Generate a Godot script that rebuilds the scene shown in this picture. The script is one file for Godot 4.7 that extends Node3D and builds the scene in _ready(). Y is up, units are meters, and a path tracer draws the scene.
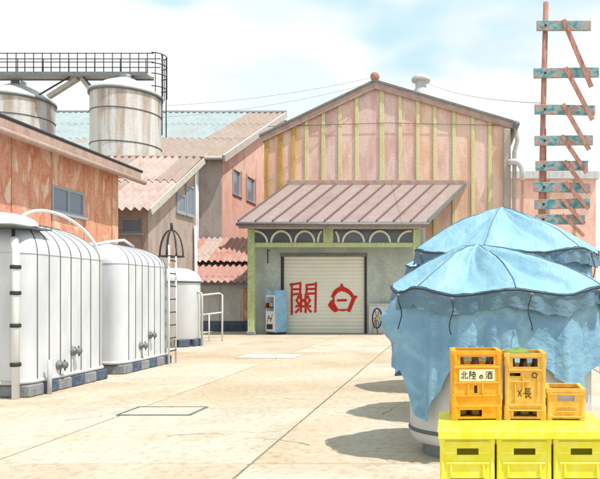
extends Node3D
# A brewery yard. World: camera at (0, 1.6, 0) looking along -Z; V(x, y, d) is a point d metres in front of it.

var M := {}
var taken := {}
var rng := RandomNumberGenerator.new()

func V(x: float, y: float, d: float) -> Vector3:
	return Vector3(x, y, -d)

# ------------------------------------------------------------------ nodes
func numbered(called: String) -> String:
	var n: int = taken.get(called, 0)
	taken[called] = n + 1
	return called if n == 0 else "%s_%03d" % [called, n]

func thing(called: String, label: String, category: String, at := Vector3.ZERO, turn := 0.0, group := "") -> Node3D:
	var o := Node3D.new()
	o.name = numbered(called)
	add_child(o)
	o.position = at
	o.rotation.y = turn
	o.set_meta("label", label)
	o.set_meta("category", category)
	if group: o.set_meta("group", group)
	return o

func relabel(o: Node3D, label: String, group := "") -> void:
	o.set_meta("label", label)
	if group: o.set_meta("group", group)

func copy(o: Node3D, base: String, label: String) -> Node3D:
	var c: Node3D = o.duplicate()
	c.name = numbered(base)
	add_child(c)
	c.set_meta("label", label)
	return c

func structure(called: String) -> Node3D:
	var o := Node3D.new()
	o.name = numbered(called)
	add_child(o)
	o.set_meta("kind", "structure")
	return o

func put(called: String, mesh: Mesh, m: Material, parent: Node, xf := Transform3D()) -> MeshInstance3D:
	var o := MeshInstance3D.new()
	o.name = called
	o.mesh = mesh
	o.material_override = m
	parent.add_child(o, true)
	o.transform = xf
	return o

# ------------------------------------------------------------------ mesh building
func tool_new(smooth := false) -> SurfaceTool:
	var st := SurfaceTool.new()
	st.begin(Mesh.PRIMITIVE_TRIANGLES)
	st.set_smooth_group(0 if smooth else -1)
	return st

func done(st: SurfaceTool) -> ArrayMesh:
	st.generate_normals()
	return st.commit()

func tri(st: SurfaceTool, a: Vector3, b: Vector3, c: Vector3) -> void:
	st.add_vertex(a); st.add_vertex(c); st.add_vertex(b)

func quad(st: SurfaceTool, a: Vector3, b: Vector3, c: Vector3, d: Vector3) -> void:   # counter-clockwise seen from outside
	tri(st, a, b, c)
	tri(st, a, c, d)

func box(st: SurfaceTool, lo: Vector3, hi: Vector3, xf := Transform3D(), bevel := 0.0) -> void:
	if bevel <= 0.0:
		var p: Array[Vector3] = []
		for i in 8:
			p.append(xf * Vector3(hi.x if i & 1 else lo.x, hi.y if i & 2 else lo.y, hi.z if i & 4 else lo.z))
		quad(st, p[4], p[5], p[7], p[6]); quad(st, p[1], p[0], p[2], p[3])
		quad(st, p[5], p[1], p[3], p[7]); quad(st, p[0], p[4], p[6], p[2])
		quad(st, p[6], p[7], p[3], p[2]); quad(st, p[0], p[1], p[5], p[4])
		return
	var b := minf(bevel, 0.45 * minf(hi.x - lo.x, minf(hi.y - lo.y, hi.z - lo.z)))
	var c := (lo + hi) * 0.5
	var h := (hi - lo) * 0.5
	var g := h - Vector3(b, b, b)
	for ax in 3:
		var u := (ax + 1) % 3
		var w := (ax + 2) % 3
		for s: float in [-1.0, 1.0]:
			var q: Array[Vector3] = []
			for k in [[-1, -1], [1, -1], [1, 1], [-1, 1]]:
				var v := Vector3.ZERO
				v[ax] = s * h[ax]; v[u] = k[0] * g[u]; v[w] = k[1] * g[w]
				q.append(xf * (c + v))
			if s > 0: quad(st, q[0], q[1], q[2], q[3])
			else: quad(st, q[3], q[2], q[1], q[0])
		for su: float in [-1.0, 1.0]:
			for sw: float in [-1.0, 1.0]:
				var e: Array[Vector3] = []
				for k in 4:
					var v := Vector3.ZERO
					v[ax] = (-1.0 if k < 2 else 1.0) * g[ax]
					var first := k == 0 or k == 3
					v[u] = su * (h[u] if first else g[u]); v[w] = sw * (g[w] if first else h[w])
					e.append(xf * (c + v))
				if su * sw > 0: quad(st, e[3], e[2], e[1], e[0])
				else: quad(st, e[0], e[1], e[2], e[3])
	for sx: float in [-1.0, 1.0]:
		for sy: float in [-1.0, 1.0]:
			for sz: float in [-1.0, 1.0]:
				var a := xf * (c + Vector3(sx * h.x, sy * g.y, sz * g.z))
				var bb := xf * (c + Vector3(sx * g.x, sy * h.y, sz * g.z))
				var cc := xf * (c + Vector3(sx * g.x, sy * g.y, sz * h.z))
				if sx * sy * sz > 0: tri(st, a, bb, cc)
				else: tri(st, a, cc, bb)

func box_mesh(lo: Vector3, hi: Vector3, bevel := 0.0) -> ArrayMesh:
	var st := tool_new()
	box(st, lo, hi, Transform3D(), bevel)
	return done(st)

func bar(st: SurfaceTool, a: Vector3, b: Vector3, w: float, t: float, side := Vector3.ZERO) -> void:   # a rectangular bar from a to b
	var z := (b - a).normalized()
	var x := side if side != Vector3.ZERO else (Vector3.UP.cross(z) if absf(z.y) < 0.95 else Vector3.RIGHT)
	x = (x - z * x.dot(z)).normalized()
	var y := z.cross(x)
	var l := (b - a).length()
	box(st, Vector3(-w / 2, -t / 2, 0), Vector3(w / 2, t / 2, l), Transform3D(Basis(x, y, z), a))

func tube(st: SurfaceTool, pts: Array, r: float, n := 8, closed := false, r_end := -1.0) -> void:
	var rings: Array = []
	var m := pts.size()
	var last := Vector3.ZERO
	for i in m:
		var t: Vector3
		if closed: t = (pts[(i + 1) % m] - pts[(i - 1 + m) % m]).normalized()
		else: t = (pts[mini(i + 1, m - 1)] - pts[maxi(i - 1, 0)]).normalized()
		var x := last - t * last.dot(t)
		if x.length() < 0.01: x = t.cross(Vector3.UP if absf(t.y) < 0.9 else Vector3.RIGHT)
		x = x.normalized()
		last = x
		var y := t.cross(x)
		var ring: Array[Vector3] = []
		var rr: float = r if r_end < 0 else lerpf(r, r_end, float(i) / (m - 1))
		for k in n:
			var a := TAU * k / n
			ring.append(pts[i] + (x * cos(a) + y * sin(a)) * rr)
		rings.append(ring)
	for i in (m if closed else m - 1):
		for k in n:
			var q: Array = rings[i]
			var s: Array = rings[(i + 1) % m]
			quad(st, q[k], q[(k + 1) % n], s[(k + 1) % n], s[k])
	if not closed:
		for k in range(1, n - 1):
			tri(st, rings[0][0], rings[0][k + 1], rings[0][k])
			tri(st, rings[m - 1][0], rings[m - 1][k], rings[m - 1][k + 1])

func tube_mesh(pts: Array, r: float, n := 8, closed := false) -> ArrayMesh:
	var st := tool_new(true)
	tube(st, pts, r, n, closed)
	return done(st)

func lathe(st: SurfaceTool, prof: Array, n := 32, at := Vector3.ZERO, sx := 1.0, sz := 1.0) -> void:   # prof: Vector2(radius, height), bottom to top
	for i in prof.size() - 1:
		for k in n:
			var a := TAU * k / n
			var b := TAU * (k + 1) / n
			var p: Vector2 = prof[i]
			var q: Vector2 = prof[i + 1]
			var p0 := at + Vector3(cos(a) * p.x * sx, p.y, -sin(a) * p.x * sz)
			var p1 := at + Vector3(cos(b) * p.x * sx, p.y, -sin(b) * p.x * sz)
			var q0 := at + Vector3(cos(a) * q.x * sx, q.y, -sin(a) * q.x * sz)
			var q1 := at + Vector3(cos(b) * q.x * sx, q.y, -sin(b) * q.x * sz)
			if p.x < 0.0005: tri(st, p0, q1, q0)
			elif q.x < 0.0005: tri(st, p0, p1, q0)
			else: quad(st, p0, p1, q1, q0)

func lathe_mesh(prof: Array, n := 32, sx := 1.0, sz := 1.0) -> ArrayMesh:
	var st := tool_new(true)
	lathe(st, prof, n, Vector3.ZERO, sx, sz)
	return done(st)

func plate(st: SurfaceTool, w: float, h: float, holes: Array, t: float, xf := Transform3D()) -> void:   # a wall 0..w by 0..h, face at z 0, t thick, with rectangular openings
	var xs: Array[float] = [0.0, w]
	var ys: Array[float] = [0.0, h]
	for r: Rect2 in holes:
		for x: float in [r.position.x, r.end.x]:
			if x > 0 and x < w and not xs.has(x): xs.append(x)
		for y: float in [r.position.y, r.end.y]:
			if y > 0 and y < h and not ys.has(y): ys.append(y)
	xs.sort(); ys.sort()
	var nx := xs.size() - 1
	var ny := ys.size() - 1
	var solid := func(i: int, j: int) -> bool:
		if i < 0 or j < 0 or i >= nx or j >= ny: return false
		var c := Vector2((xs[i] + xs[i + 1]) / 2, (ys[j] + ys[j + 1]) / 2)
		for r: Rect2 in holes:
			if r.has_point(c): return false
		return true
	for i in nx:
		for j in ny:
			if not solid.call(i, j): continue
			var a := Vector3(xs[i], ys[j], 0); var b := Vector3(xs[i + 1], ys[j], 0)
			var c := Vector3(xs[i + 1], ys[j + 1], 0); var d := Vector3(xs[i], ys[j + 1], 0)
			var k := Vector3(0, 0, -t)
			quad(st, xf * a, xf * b, xf * c, xf * d)
			quad(st, xf * (b + k), xf * (a + k), xf * (d + k), xf * (c + k))
			if not solid.call(i - 1, j): quad(st, xf * (a + k), xf * a, xf * d, xf * (d + k))
			if not solid.call(i + 1, j): quad(st, xf * b, xf * (b + k), xf * (c + k), xf * c)
			if not solid.call(i, j - 1): quad(st, xf * (a + k), xf * (b + k), xf * b, xf * a)
			if not solid.call(i, j + 1): quad(st, xf * d, xf * c, xf * (c + k), xf * (d + k))

func plate_mesh(w: float, h: float, holes: Array, t: float) -> ArrayMesh:
	var st := tool_new()
	plate(st, w, h, holes, t)
	return done(st)

func prism(st: SurfaceTool, poly: PackedVector2Array, t: float, xf := Transform3D()) -> void:   # a flat outline in xy, from z 0 to -t
	var p := poly
	if Geometry2D.is_polygon_clockwise(p): p.reverse()
	var idx := Geometry2D.triangulate_polygon(p)
	for i in range(0, idx.size(), 3):
		var v: Array[Vector2] = [p[idx[i]], p[idx[i + 1]], p[idx[i + 2]]]
		if (v[1] - v[0]).cross(v[2] - v[0]) < 0: v = [v[0], v[2], v[1]]
		tri(st, xf * Vector3(v[0].x, v[0].y, 0), xf * Vector3(v[1].x, v[1].y, 0), xf * Vector3(v[2].x, v[2].y, 0))
		tri(st, xf * Vector3(v[0].x, v[0].y, -t), xf * Vector3(v[2].x, v[2].y, -t), xf * Vector3(v[1].x, v[1].y, -t))
	for i in p.size():
		var a := p[i]
		var b := p[(i + 1) % p.size()]
		quad(st, xf * Vector3(a.x, a.y, -t), xf * Vector3(b.x, b.y, -t), xf * Vector3(b.x, b.y, 0), xf * Vector3(a.x, a.y, 0))

func prism_mesh(poly: PackedVector2Array, t: float) -> ArrayMesh:
	var st := tool_new()
	prism(st, poly, t)
	return done(st)

func grid(st: SurfaceTool, rows: Array, closed := false) -> void:   # rows of points; rows run away from the first, seen from the front left to right
	for i in rows.size() - 1:
		var a: Array = rows[i]
		var b: Array = rows[i + 1]
		var n := a.size()
		for k in (n if closed else n - 1):
			quad(st, a[k], a[(k + 1) % n], b[(k + 1) % n], b[k])

func corrugated(w: float, l: float, pitch: float, amp: float, seg := 6) -> ArrayMesh:   # a wavy roof sheet: x across, z down the slope
	var st := tool_new(true)
	var n := int(round(w / pitch)) * seg
	var top: Array = []
	var low: Array = []
	for z: float in [l, 0.0]:
		var ra: Array = []
		var rb: Array = []
		for i in n + 1:
			var x := w * i / n
			var y := amp * sin(TAU * x / pitch)
			ra.append(Vector3(x, y, z))
			rb.append(Vector3(x, y - 0.012, z))
		top.append(ra); low.append(rb)
	grid(st, top)
	grid(st, [low[1], low[0]])
	st.set_smooth_group(-1)
	for i in n:
		quad(st, low[0][i], low[0][i + 1], top[0][i + 1], top[0][i])
	return done(st)

func slope(x0: float, y_top: float, d_top: float, y_low: float, d_low: float) -> Transform3D:   # a roof plane that falls towards the camera
	var z := Vector3(0, y_low - y_top, d_top - d_low).normalized()
	return Transform3D(Basis(Vector3.RIGHT, z.cross(Vector3.RIGHT), z), V(x0, y_top, d_top))

func facing_right(x: float, y: float, d: float) -> Transform3D:   # local x runs away from the camera, face looks to +X
	return Transform3D(Basis(Vector3(0, 0, -1), Vector3.UP, Vector3.RIGHT), V(x, y, d))

func window(parent: Node, xf: Transform3D, w: float, h: float, panes: int, frame_m: Material, sunk := 0.06) -> void:   # stands in an opening w by h
	var o := put("window", plate_mesh(w, h, window_holes(w, h, panes, 0.06), 0.07), frame_m, parent, xf * Transform3D(Basis(), Vector3(0, 0, -sunk)))
	for r: Rect2 in window_holes(w, h, panes, 0.06):
		put("pane", box_mesh(Vector3(r.position.x - 0.01, r.position.y - 0.01, -0.04), Vector3(r.end.x + 0.01, r.end.y + 0.01, -0.03)), M.pane, o)
	put("sill", box_mesh(Vector3(-0.06, -0.07, -0.02), Vector3(w + 0.06, -0.005, sunk + 0.07), 0.01), frame_m, o)

func window_holes(w: float, h: float, panes: int, f: float) -> Array:
	var r := []
	var pw := (w - f * (panes + 1)) / panes
	for i in panes:
		r.append(Rect2(f + i * (pw + f), f, pw, h - 2 * f))
	return r

func strokes(st: SurfaceTool, lines: Array, at: Vector2, size: Vector2, thick: float, z: float, relief: float, xf := Transform3D()) -> void:   # brush strokes on a 10 by 10 grid
	var count := 0
	for line: Array in lines:
		for i in line.size() - 1:
			count += 1
			var a := at + Vector2(line[i][0], line[i][1]) * size / 10.0
			var b := at + Vector2(line[i + 1][0], line[i + 1][1]) * size / 10.0
			var dir := (b - a).normalized() * thick * 0.5
			var nrm := Vector2(-dir.y, dir.x)
			var p := PackedVector2Array([a - dir + nrm, a - dir - nrm, b + dir - nrm, b + dir + nrm])
			prism(st, p, relief, xf * Transform3D(Basis(), Vector3(0, 0, z + relief + relief * 0.05 * count)))

# ------------------------------------------------------------------ materials
func noise_tex(s: int, freq: float, cols: Array, offs: Array, oct := 4, type := FastNoiseLite.TYPE_SIMPLEX_SMOOTH, size := 512) -> NoiseTexture2D:
	var n := FastNoiseLite.new()
	n.seed = s
	n.noise_type = type
	n.frequency = freq
	n.fractal_octaves = oct
	n.fractal_gain = 0.55
	var g := Gradient.new()
	g.colors = PackedColorArray(cols)
	g.offsets = PackedFloat32Array(offs)
	var t := NoiseTexture2D.new()
	t.width = size
	t.height = size
	t.seamless = true
	t.seamless_blend_skirt = 0.25
	t.noise = n
	t.color_ramp = g
	return t

var grain: Texture2D
var bumps: Texture2D
var crumple: Texture2D
var stains: Texture2D
var seed_next := 1

# how far each weathered colour is faded towards grey, and how dark it is
const FADED := {"pale concrete": [0.0, 0.92], "warm concrete": [0.0, 0.92], "grey concrete": [0.0, 0.93], "far yard concrete": [0.3, 0.97], "white enamel": [0.0, 0.97], "teal and pink flaking timber paint": [0.25, 0.95], "weathered red timber": [0.12, 0.93],
	"faded orange cladding": [0.26, 1.1], "faded mauve cladding": [0.26, 1.1], "faded salmon cladding": [0.26, 1.1], "faded pink render": [0.2, 1.1],
	"weathered orange red boards": [0.16, 1.06], "paler orange red boards": [0.16, 1.06], "brown stained cladding": [0.3, 1.05], "grey brown cladding": [0.3, 1.05],
	"silo paint with rust runs": [0.15, 1.0], "mauve sheet metal": [0.15, 0.86], "darker mauve sheet metal": [0.15, 0.86], "faded pink roof sheet": [0.2, 0.88],
	"rusted roof sheet": [0.2, 0.86], "faded red roof sheet": [0.1, 0.92], "blue grey roof sheet": [0.25, 0.88], "part rusted blue roof sheet": [0.15, 0.88],
	"pinkish brown fascia": [0.2, 0.95], "pale fascia": [0.2, 0.95], "pale yellow green batten": [0.1, 1.0], "pale blue tarpaulin": [0.06, 0.87],
	"blue tarpaulin": [0.06, 0.9], "blue tarpaulin hem with painted shade": [0.1, 0.8], "grey green cladding": [0.1, 1.0]}

func hexes(a: Array, called := "") -> Array:
	var f: Array = FADED.get(called, [0.0, 1.0])
	return a.map(func(h):
		var c := Color(h)
		var g := 0.3 * c.r + 0.59 * c.g + 0.11 * c.b
		return Color(lerpf(c.r, g, f[0]) * f[1], lerpf(c.g, g, f[0]) * f[1], lerpf(c.b, g, f[0]) * f[1]))

func paint(called: String, cols: Array, scale: Vector3, rough := 0.8, relief := 0.3, freq := 0.008, metal := 0.0, grainy := true) -> StandardMaterial3D:
	var m := StandardMaterial3D.new()
	m.resource_name = called
	var c := hexes(cols, called)
	var offs := []
	for i in c.size(): offs.append(lerpf(0.22, 0.78, float(i) / maxf(1.0, c.size() - 1)))
	seed_next += 1
	m.albedo_texture = noise_tex(seed_next * 17, freq, c, offs)
	m.uv1_triplanar = true
	m.uv1_world_triplanar = true
	m.uv1_scale = scale
	m.roughness = rough
	m.metallic = metal
	m.metallic_specular = 0.4
	if grainy:
		m.detail_enabled = true
		m.detail_blend_mode = BaseMaterial3D.BLEND_MODE_MUL
		m.detail_albedo = grain
		m.detail_uv_layer = BaseMaterial3D.DETAIL_UV_2
		m.uv2_triplanar = true
		m.uv2_world_triplanar = true
		m.uv2_scale = Vector3(0.37, 0.37, 0.37)
	if relief > 0:
		m.heightmap_enabled = true
		m.heightmap_texture = bumps
		m.heightmap_scale = relief
	return m

func flat(called: String, c: String, rough := 0.6, metal := 0.0) -> StandardMaterial3D:
	var m := StandardMaterial3D.new()
	m.resource_name = called
	m.albedo_color = Color(c)
	m.roughness = rough
	m.metallic = metal
	return m

func make_materials() -> void:
	grain = noise_tex(5, 0.05, hexes(["#ebeae8", "#f8f8f6", "#ffffff"]), [0.2, 0.5, 0.75], 5)
	bumps = noise_tex(9, 0.02, hexes(["#000000", "#ffffff"]), [0.2, 0.8], 5)
	crumple = noise_tex(31, 0.012, hexes(["#000000", "#ffffff"]), [0.05, 0.9], 3, FastNoiseLite.TYPE_CELLULAR)
	var cells: FastNoiseLite = crumple.noise
	cells.cellular_return_type = FastNoiseLite.RETURN_DISTANCE2_SUB
	cells.domain_warp_enabled = true
	cells.domain_warp_amplitude = 30.0
	stains = noise_tex(44, 0.022, hexes(["#e4dfd6", "#f0ede8", "#fbfaf8", "#ffffff", "#f8f6f3"]), [0.15, 0.32, 0.5, 0.7, 0.85], 7, FastNoiseLite.TYPE_SIMPLEX_SMOOTH, 1024)
	var s := Vector3(0.22, 0.07, 0.22)
	M.concrete_a = paint("pale concrete", ["#c9b9a3", "#d2c3ae", "#d6c9b6", "#cebda5"], Vector3(0.1, 0.1, 0.1), 0.9, 0.5)
	M.concrete_b = paint("warm concrete", ["#c9b59b", "#d1bfa6", "#d4c4ad", "#d7cab7"], Vector3(0.09, 0.09, 0.09), 0.9, 0.5)
	M.concrete_c = paint("grey concrete", ["#c7beac", "#d1c7b6", "#d5cdbd", "#cdbfa9"], Vector3(0.11, 0.11, 0.11), 0.9, 0.5)
	M.earth = paint("far yard concrete", ["#bfb197", "#cdc1a8", "#d4cab5"], Vector3(0.06, 0.06, 0.06), 0.95, 0.5)
	M.red_wall = paint("weathered orange red boards", ["#ddb49d", "#d38e70", "#d6987c", "#cb7b5d", "#dfbba6"], Vector3(0.35, 0.13, 0.35), 0.85, 0.3)
	M.red_wall_b = paint("paler orange red boards", ["#e0bda8", "#d99c80", "#d08a6d", "#e0c2af"], Vector3(0.3, 0.12, 0.3), 0.85, 0.3)
	M.pink_wall = paint("faded pink render", ["#d59d8b", "#dbaa9a", "#deb4a6", "#d6a08e"], Vector3(0.12, 0.07, 0.12), 0.9, 0.2)
	M.brown_wall = paint("brown stained cladding", ["#a48b80", "#b29b90", "#ab9489", "#9c8276"], s, 0.9, 0.2)
	M.grey_brown_wall = paint("grey brown cladding", ["#a6978f", "#b5a7a0", "#aa9b96"], s, 0.9, 0.2)
	M.panel_orange = paint("faded orange cladding", ["#d9b39c", "#deb59e", "#d9a78c", "#d6a286"], s, 0.8, 0.1)
	M.panel_mauve = paint("faded mauve cladding", ["#d0aba5", "#d6b1aa", "#cfa49b", "#c9998e"], s, 0.8, 0.1)
	M.panel_salmon = paint("faded salmon cladding", ["#d6b0a2", "#dcb5a7", "#d6a697", "#cf9a89"], s, 0.8, 0.1)
	M.batten_ochre = paint("ochre batten", ["#b88f48", "#c49b55", "#ceaa68"], s, 0.8, 0.1)
	M.batten_green = paint("pale yellow green batten", ["#d2cb96", "#d8d3a4", "#d0c88e"], s, 0.8, 0.1)
	M.fascia = paint("pinkish brown fascia", ["#b8968a", "#c6a396", "#c8aa9d"], Vector3(0.5, 0.5, 0.5), 0.8, 0.1)
	M.fascia_pale = paint("pale fascia", ["#c6beb7", "#d3cdc6", "#cbc1b9"], Vector3(0.5, 0.5, 0.5), 0.8, 0.1)
	M.roof_blue = paint("blue grey roof sheet", ["#9fb6bc", "#adc2c7", "#b9cacb", "#a5bcc4"], Vector3(0.14, 0.14, 0.14), 0.6, 0.1)
	M.roof_rust = paint("rusted roof sheet", ["#c0b0a7", "#c6a899", "#bb9a89", "#c6b6ac"], Vector3(0.2, 0.2, 0.2), 0.7, 0.1)
	M.roof_mix = paint("part rusted blue roof sheet", ["#a9bfc4", "#b4c3c3", "#c3b2a7", "#bf9f8f"], Vector3(0.17, 0.17, 0.17), 0.7, 0.1)
	M.roof_pink = paint("faded pink roof sheet", ["#cfaea2", "#d8bbb0", "#dcc6bd", "#cba496"], Vector3(0.3, 0.3, 0.3), 0.7, 0.1)
	M.roof_red = paint("faded red roof sheet", ["#c78e83", "#d09f94", "#c9877c", "#d8bbb0"], Vector3(0.3, 0.3, 0.3), 0.7, 0.1)
	M.roof_mauve = paint("mauve sheet metal", ["#b9a09c", "#c4aca8", "#c0a39e", "#cbb6b1"], Vector3(0.25, 0.25, 0.25), 0.6, 0.1)
	M.roof_mauve_b = paint("darker mauve sheet metal", ["#b39792", "#bea39e", "#c1aaa5"], Vector3(0.21, 0.21, 0.21), 0.6, 0.1)
	M.tank_white = paint("white enamel", ["#cdd0d6", "#d6d8dd", "#dcdee2", "#d0d3d9"], Vector3(0.3, 0.1, 0.3), 0.5, 0.0, 0.008, 0.0, false)
	M.tank_grey = paint("pale grey enamel", ["#b7b7b9", "#c3c3c4", "#cbcbcb", "#bbbcbe"], Vector3(0.3, 0.08, 0.3), 0.5, 0.0, 0.008, 0.0, false)
	M.silo = paint("silo paint with rust runs", ["#dcdbd9", "#e2e1df", "#d3d0ce", "#bfada0", "#b09a8b"], Vector3(0.45, 0.035, 0.45), 0.7, 0.1, 0.009)
	M.steel = paint("grey steel", ["#73787c", "#868b8e", "#7b8085"], Vector3(0.6, 0.6, 0.6), 0.55, 0.05, 0.008, 0.2)
	M.dark = flat("dark iron", "#2f3035", 0.6)
	M.seam = flat("seam sealant", "#5b5d61", 0.7)
	M.white_pipe = flat("white painted pipe", "#dcdedf", 0.4)
	M.block_dark = paint("slate blue block", ["#46556a", "#56657a", "#616f7e"], Vector3(1, 1, 1), 0.9, 0.3)
	M.block_pale = paint("pale grey block", ["#83868d", "#8f9298", "#989a9e"], Vector3(1, 1, 1), 0.9, 0.3)
	M.pane = flat("window glass", "#77899c", 0.12)
	M.pane.metallic_specular = 0.6
	M.pane_dark = flat("dark glazing", "#5d6973", 0.15)
	M.frame_grey = flat("grey window frame", "#9aa0a6", 0.6)
	M.frame_pale = flat("pale window frame", "#c6c1bd", 0.6)
	M.green = paint("pale green paint", ["#b0c18c", "#bccb97", "#c6d3a3", "#b3c48f"], Vector3(0.6, 0.4, 0.6), 0.6, 0.1)
	M.grey_green = paint("grey green cladding", ["#adb8b4", "#b8c1bd", "#c0c8c3", "#b4bdbb"], Vector3(0.2, 0.1, 0.2), 0.8, 0.1)
	M.shutter = paint("cream shutter enamel", ["#e0dfd0", "#e4e3d6", "#e7e6dc"], Vector3(0.2, 0.2, 0.2), 0.55, 0.0, 0.008, 0.0, false)
	M.red_paint = paint("red sign paint", ["#c02119", "#cf2a1f", "#d93626"], Vector3(1.5, 1.5, 1.5), 0.6, 0.0)
	M.pale_render = paint("pale grey render", ["#bcbebf", "#c8c9c9", "#cfcecc"], Vector3(0.3, 0.2, 0.3), 0.9, 0.2)
	M.blue_machine = paint("blue enamel", ["#7fb0d3", "#8cbbdc", "#96c3e0"], Vector3(0.8, 0.8, 0.8), 0.4, 0.0, 0.008, 0.0, false)
	M.white_machine = flat("white plastic panel", "#e3e5e7", 0.35)
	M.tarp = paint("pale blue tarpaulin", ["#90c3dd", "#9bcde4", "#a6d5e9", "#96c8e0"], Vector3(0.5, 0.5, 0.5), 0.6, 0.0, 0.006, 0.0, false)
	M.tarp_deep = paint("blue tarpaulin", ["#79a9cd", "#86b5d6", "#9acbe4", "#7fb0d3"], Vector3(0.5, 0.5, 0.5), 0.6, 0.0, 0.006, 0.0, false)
	M.tarp_hem_shade = paint("blue tarpaulin hem with painted shade", ["#6b95b2", "#779fba", "#84abc4"], Vector3(0.7, 0.7, 0.7), 0.6, 0.0, 0.006, 0.0, false)  # darker than the canopy: mostly shade, painted into the valance colour
	for t: StandardMaterial3D in [M.tarp, M.tarp_deep, M.tarp_hem_shade]:   # creased plastic sheet
		t.heightmap_enabled = true
		t.heightmap_texture = crumple
		t.heightmap_scale = 2.2
		t.roughness = 0.5
	for t: StandardMaterial3D in [M.concrete_a, M.concrete_b, M.concrete_c]:   # trodden, stained and speckled
		t.detail_albedo = stains
		t.uv2_scale = Vector3(0.31, 0.31, 0.31)
	M.rope = flat("dark cord", "#33383f", 0.9)
	M.crate_orange = paint("orange crate plastic", ["#e0981f", "#e7a227", "#e9ab38"], Vector3(2, 2, 2), 0.45, 0.0, 0.008, 0.0, false)
	M.crate_ochre = paint("faded ochre crate plastic", ["#dba84a", "#e2b257", "#daa03f"], Vector3(2, 2, 2), 0.5, 0.0, 0.008, 0.0, false)
	M.crate_yellow = paint("bright yellow crate plastic", ["#ece03a", "#f0e642", "#f1ea62"], Vector3(2, 2, 2), 0.4, 0.0, 0.008, 0.0, false)
	M.olive = paint("olive green cloth", ["#69803c", "#7c9246", "#8c9c52"], Vector3(3, 3, 3), 0.9, 0.2)
	M.plate_cream = flat("cream label", "#f3e6c2", 0.6)
	M.plate_grey = flat("grey insert", "#c9cbd2", 0.5)
	M.ink = flat("black lettering", "#2a2018", 0.7)
	M.glass_bottle = flat("brown bottle glass", "#4a3526", 0.15)
	M.timber_red = paint("weathered red timber", ["#b87868", "#c48a7a", "#ca9b8c", "#b26c5e"], Vector3(1.5, 0.4, 1.5), 0.85, 0.2)
	M.timber_teal = paint("teal and pink flaking timber paint", ["#4d95a5", "#6aabb6", "#86bac0", "#cda094", "#c58c80"], Vector3(0.55, 0.8, 0.55), 0.85, 0.2, 0.012)
	M.seam_mauve = flat("dark mauve seam", "#7d6663", 0.6)
	M.crack = flat("dirt filled crack", "#6e6458", 0.95)
	M.cable = flat("cable", "#a4a7ac", 0.7)

# ------------------------------------------------------------------ the scene
func _ready() -> void:
	rng.seed = 11
	var cam := Camera3D.new()
	cam.name = "camera"
	add_child(cam)
	cam.position = Vector3(0, 1.6, 0)
	cam.near = 0.1
	cam.far = 2000.0
	cam.set_frustum(479.0 / 620.0 * 0.1, Vector2(-150.0, 55.5) / 620.0 * 0.1, 0.1, 2000.0)   # a shifted lens keeps the uprights upright
	cam.current = true
	var we := WorldEnvironment.new()
	we.name = "world_environment"
	var env := Environment.new()
	env.background_mode = Environment.BG_SKY
	env.sky = Sky.new()
	env.sky.sky_material = sky_material()
	env.tonemap_mode = Environment.TONE_MAPPER_LINEAR
	env.tonemap_exposure = 1.13
	env.sdfgi_enabled = true
	env.ssao_enabled = true
	env.ssil_enabled = true
	we.environment = env
	add_child(we)
	var sun := DirectionalLight3D.new()
	sun.name = "sun"
	sun.light_color = Color("#fff8ee")
	sun.light_energy = 1.35
	sun.light_angular_distance = 0.6
	sun.shadow_enabled = true
	add_child(sun)
	var el := deg_to_rad(64.0)
	var az := deg_to_rad(25.0)
	var to_sun := Vector3(cos(el) * cos(az), sin(el), cos(el) * sin(az))
	sun.basis = Basis.looking_at(-to_sun, Vector3.UP)
	make_materials()
	build_ground()
	build_factory()
	build_silos()
	build_red_hall()
	build_shed()
	build_lean_to()
	build_gable_hall()
	build_porch()
	build_far_building()
	build_tanks()
	build_yard_things()
	build_covered_tanks()
	build_tower()
	build_cables()
	build_crates()

func sky_material() -> PanoramaSkyMaterial:
	var w := 1024
	var h := 512
	var im := Image.create(w, h, false, Image.FORMAT_RGB8)
	var n := FastNoiseLite.new()
	n.seed = 4
	n.frequency = 1.7
	n.fractal_octaves = 5
	var n2 := FastNoiseLite.new()
	n2.seed = 21
	n2.frequency = 0.8
	n2.fractal_octaves = 3
	var white := Color("#fafaf9")
	var blue := Color("#c4e4ef")
	var pale := Color("#e4f1f6")
	for j in h:
		var up := PI * (0.5 - (j + 0.5) / h)
		for i in w:
			var a := TAU * ((i + 0.5) / w - 0.5)
			var dir := Vector3(sin(a) * cos(up), sin(up), -cos(a) * cos(up))
			var q := Vector3(dir.x, dir.y * 2.6, dir.z)
			var v := n.get_noise_3dv(q * 1.6) + 0.5 * n2.get_noise_3dv(q * 1.3)
			var open := smoothstep(0.0, 0.3, v * 0.6 + 2.2 * (clampf(dir.y, 0.0, 0.46) - 0.375))
			var c := white.lerp(pale, smoothstep(-0.25, 0.25, n2.get_noise_3dv(q * 2.0)) * smoothstep(0.1, 0.35, dir.y)).lerp(blue, open)
			im.set_pixel(i, j, c)
	var m := PanoramaSkyMaterial.new()
	m.panorama = ImageTexture.create_from_image(im)
	return m

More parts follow.
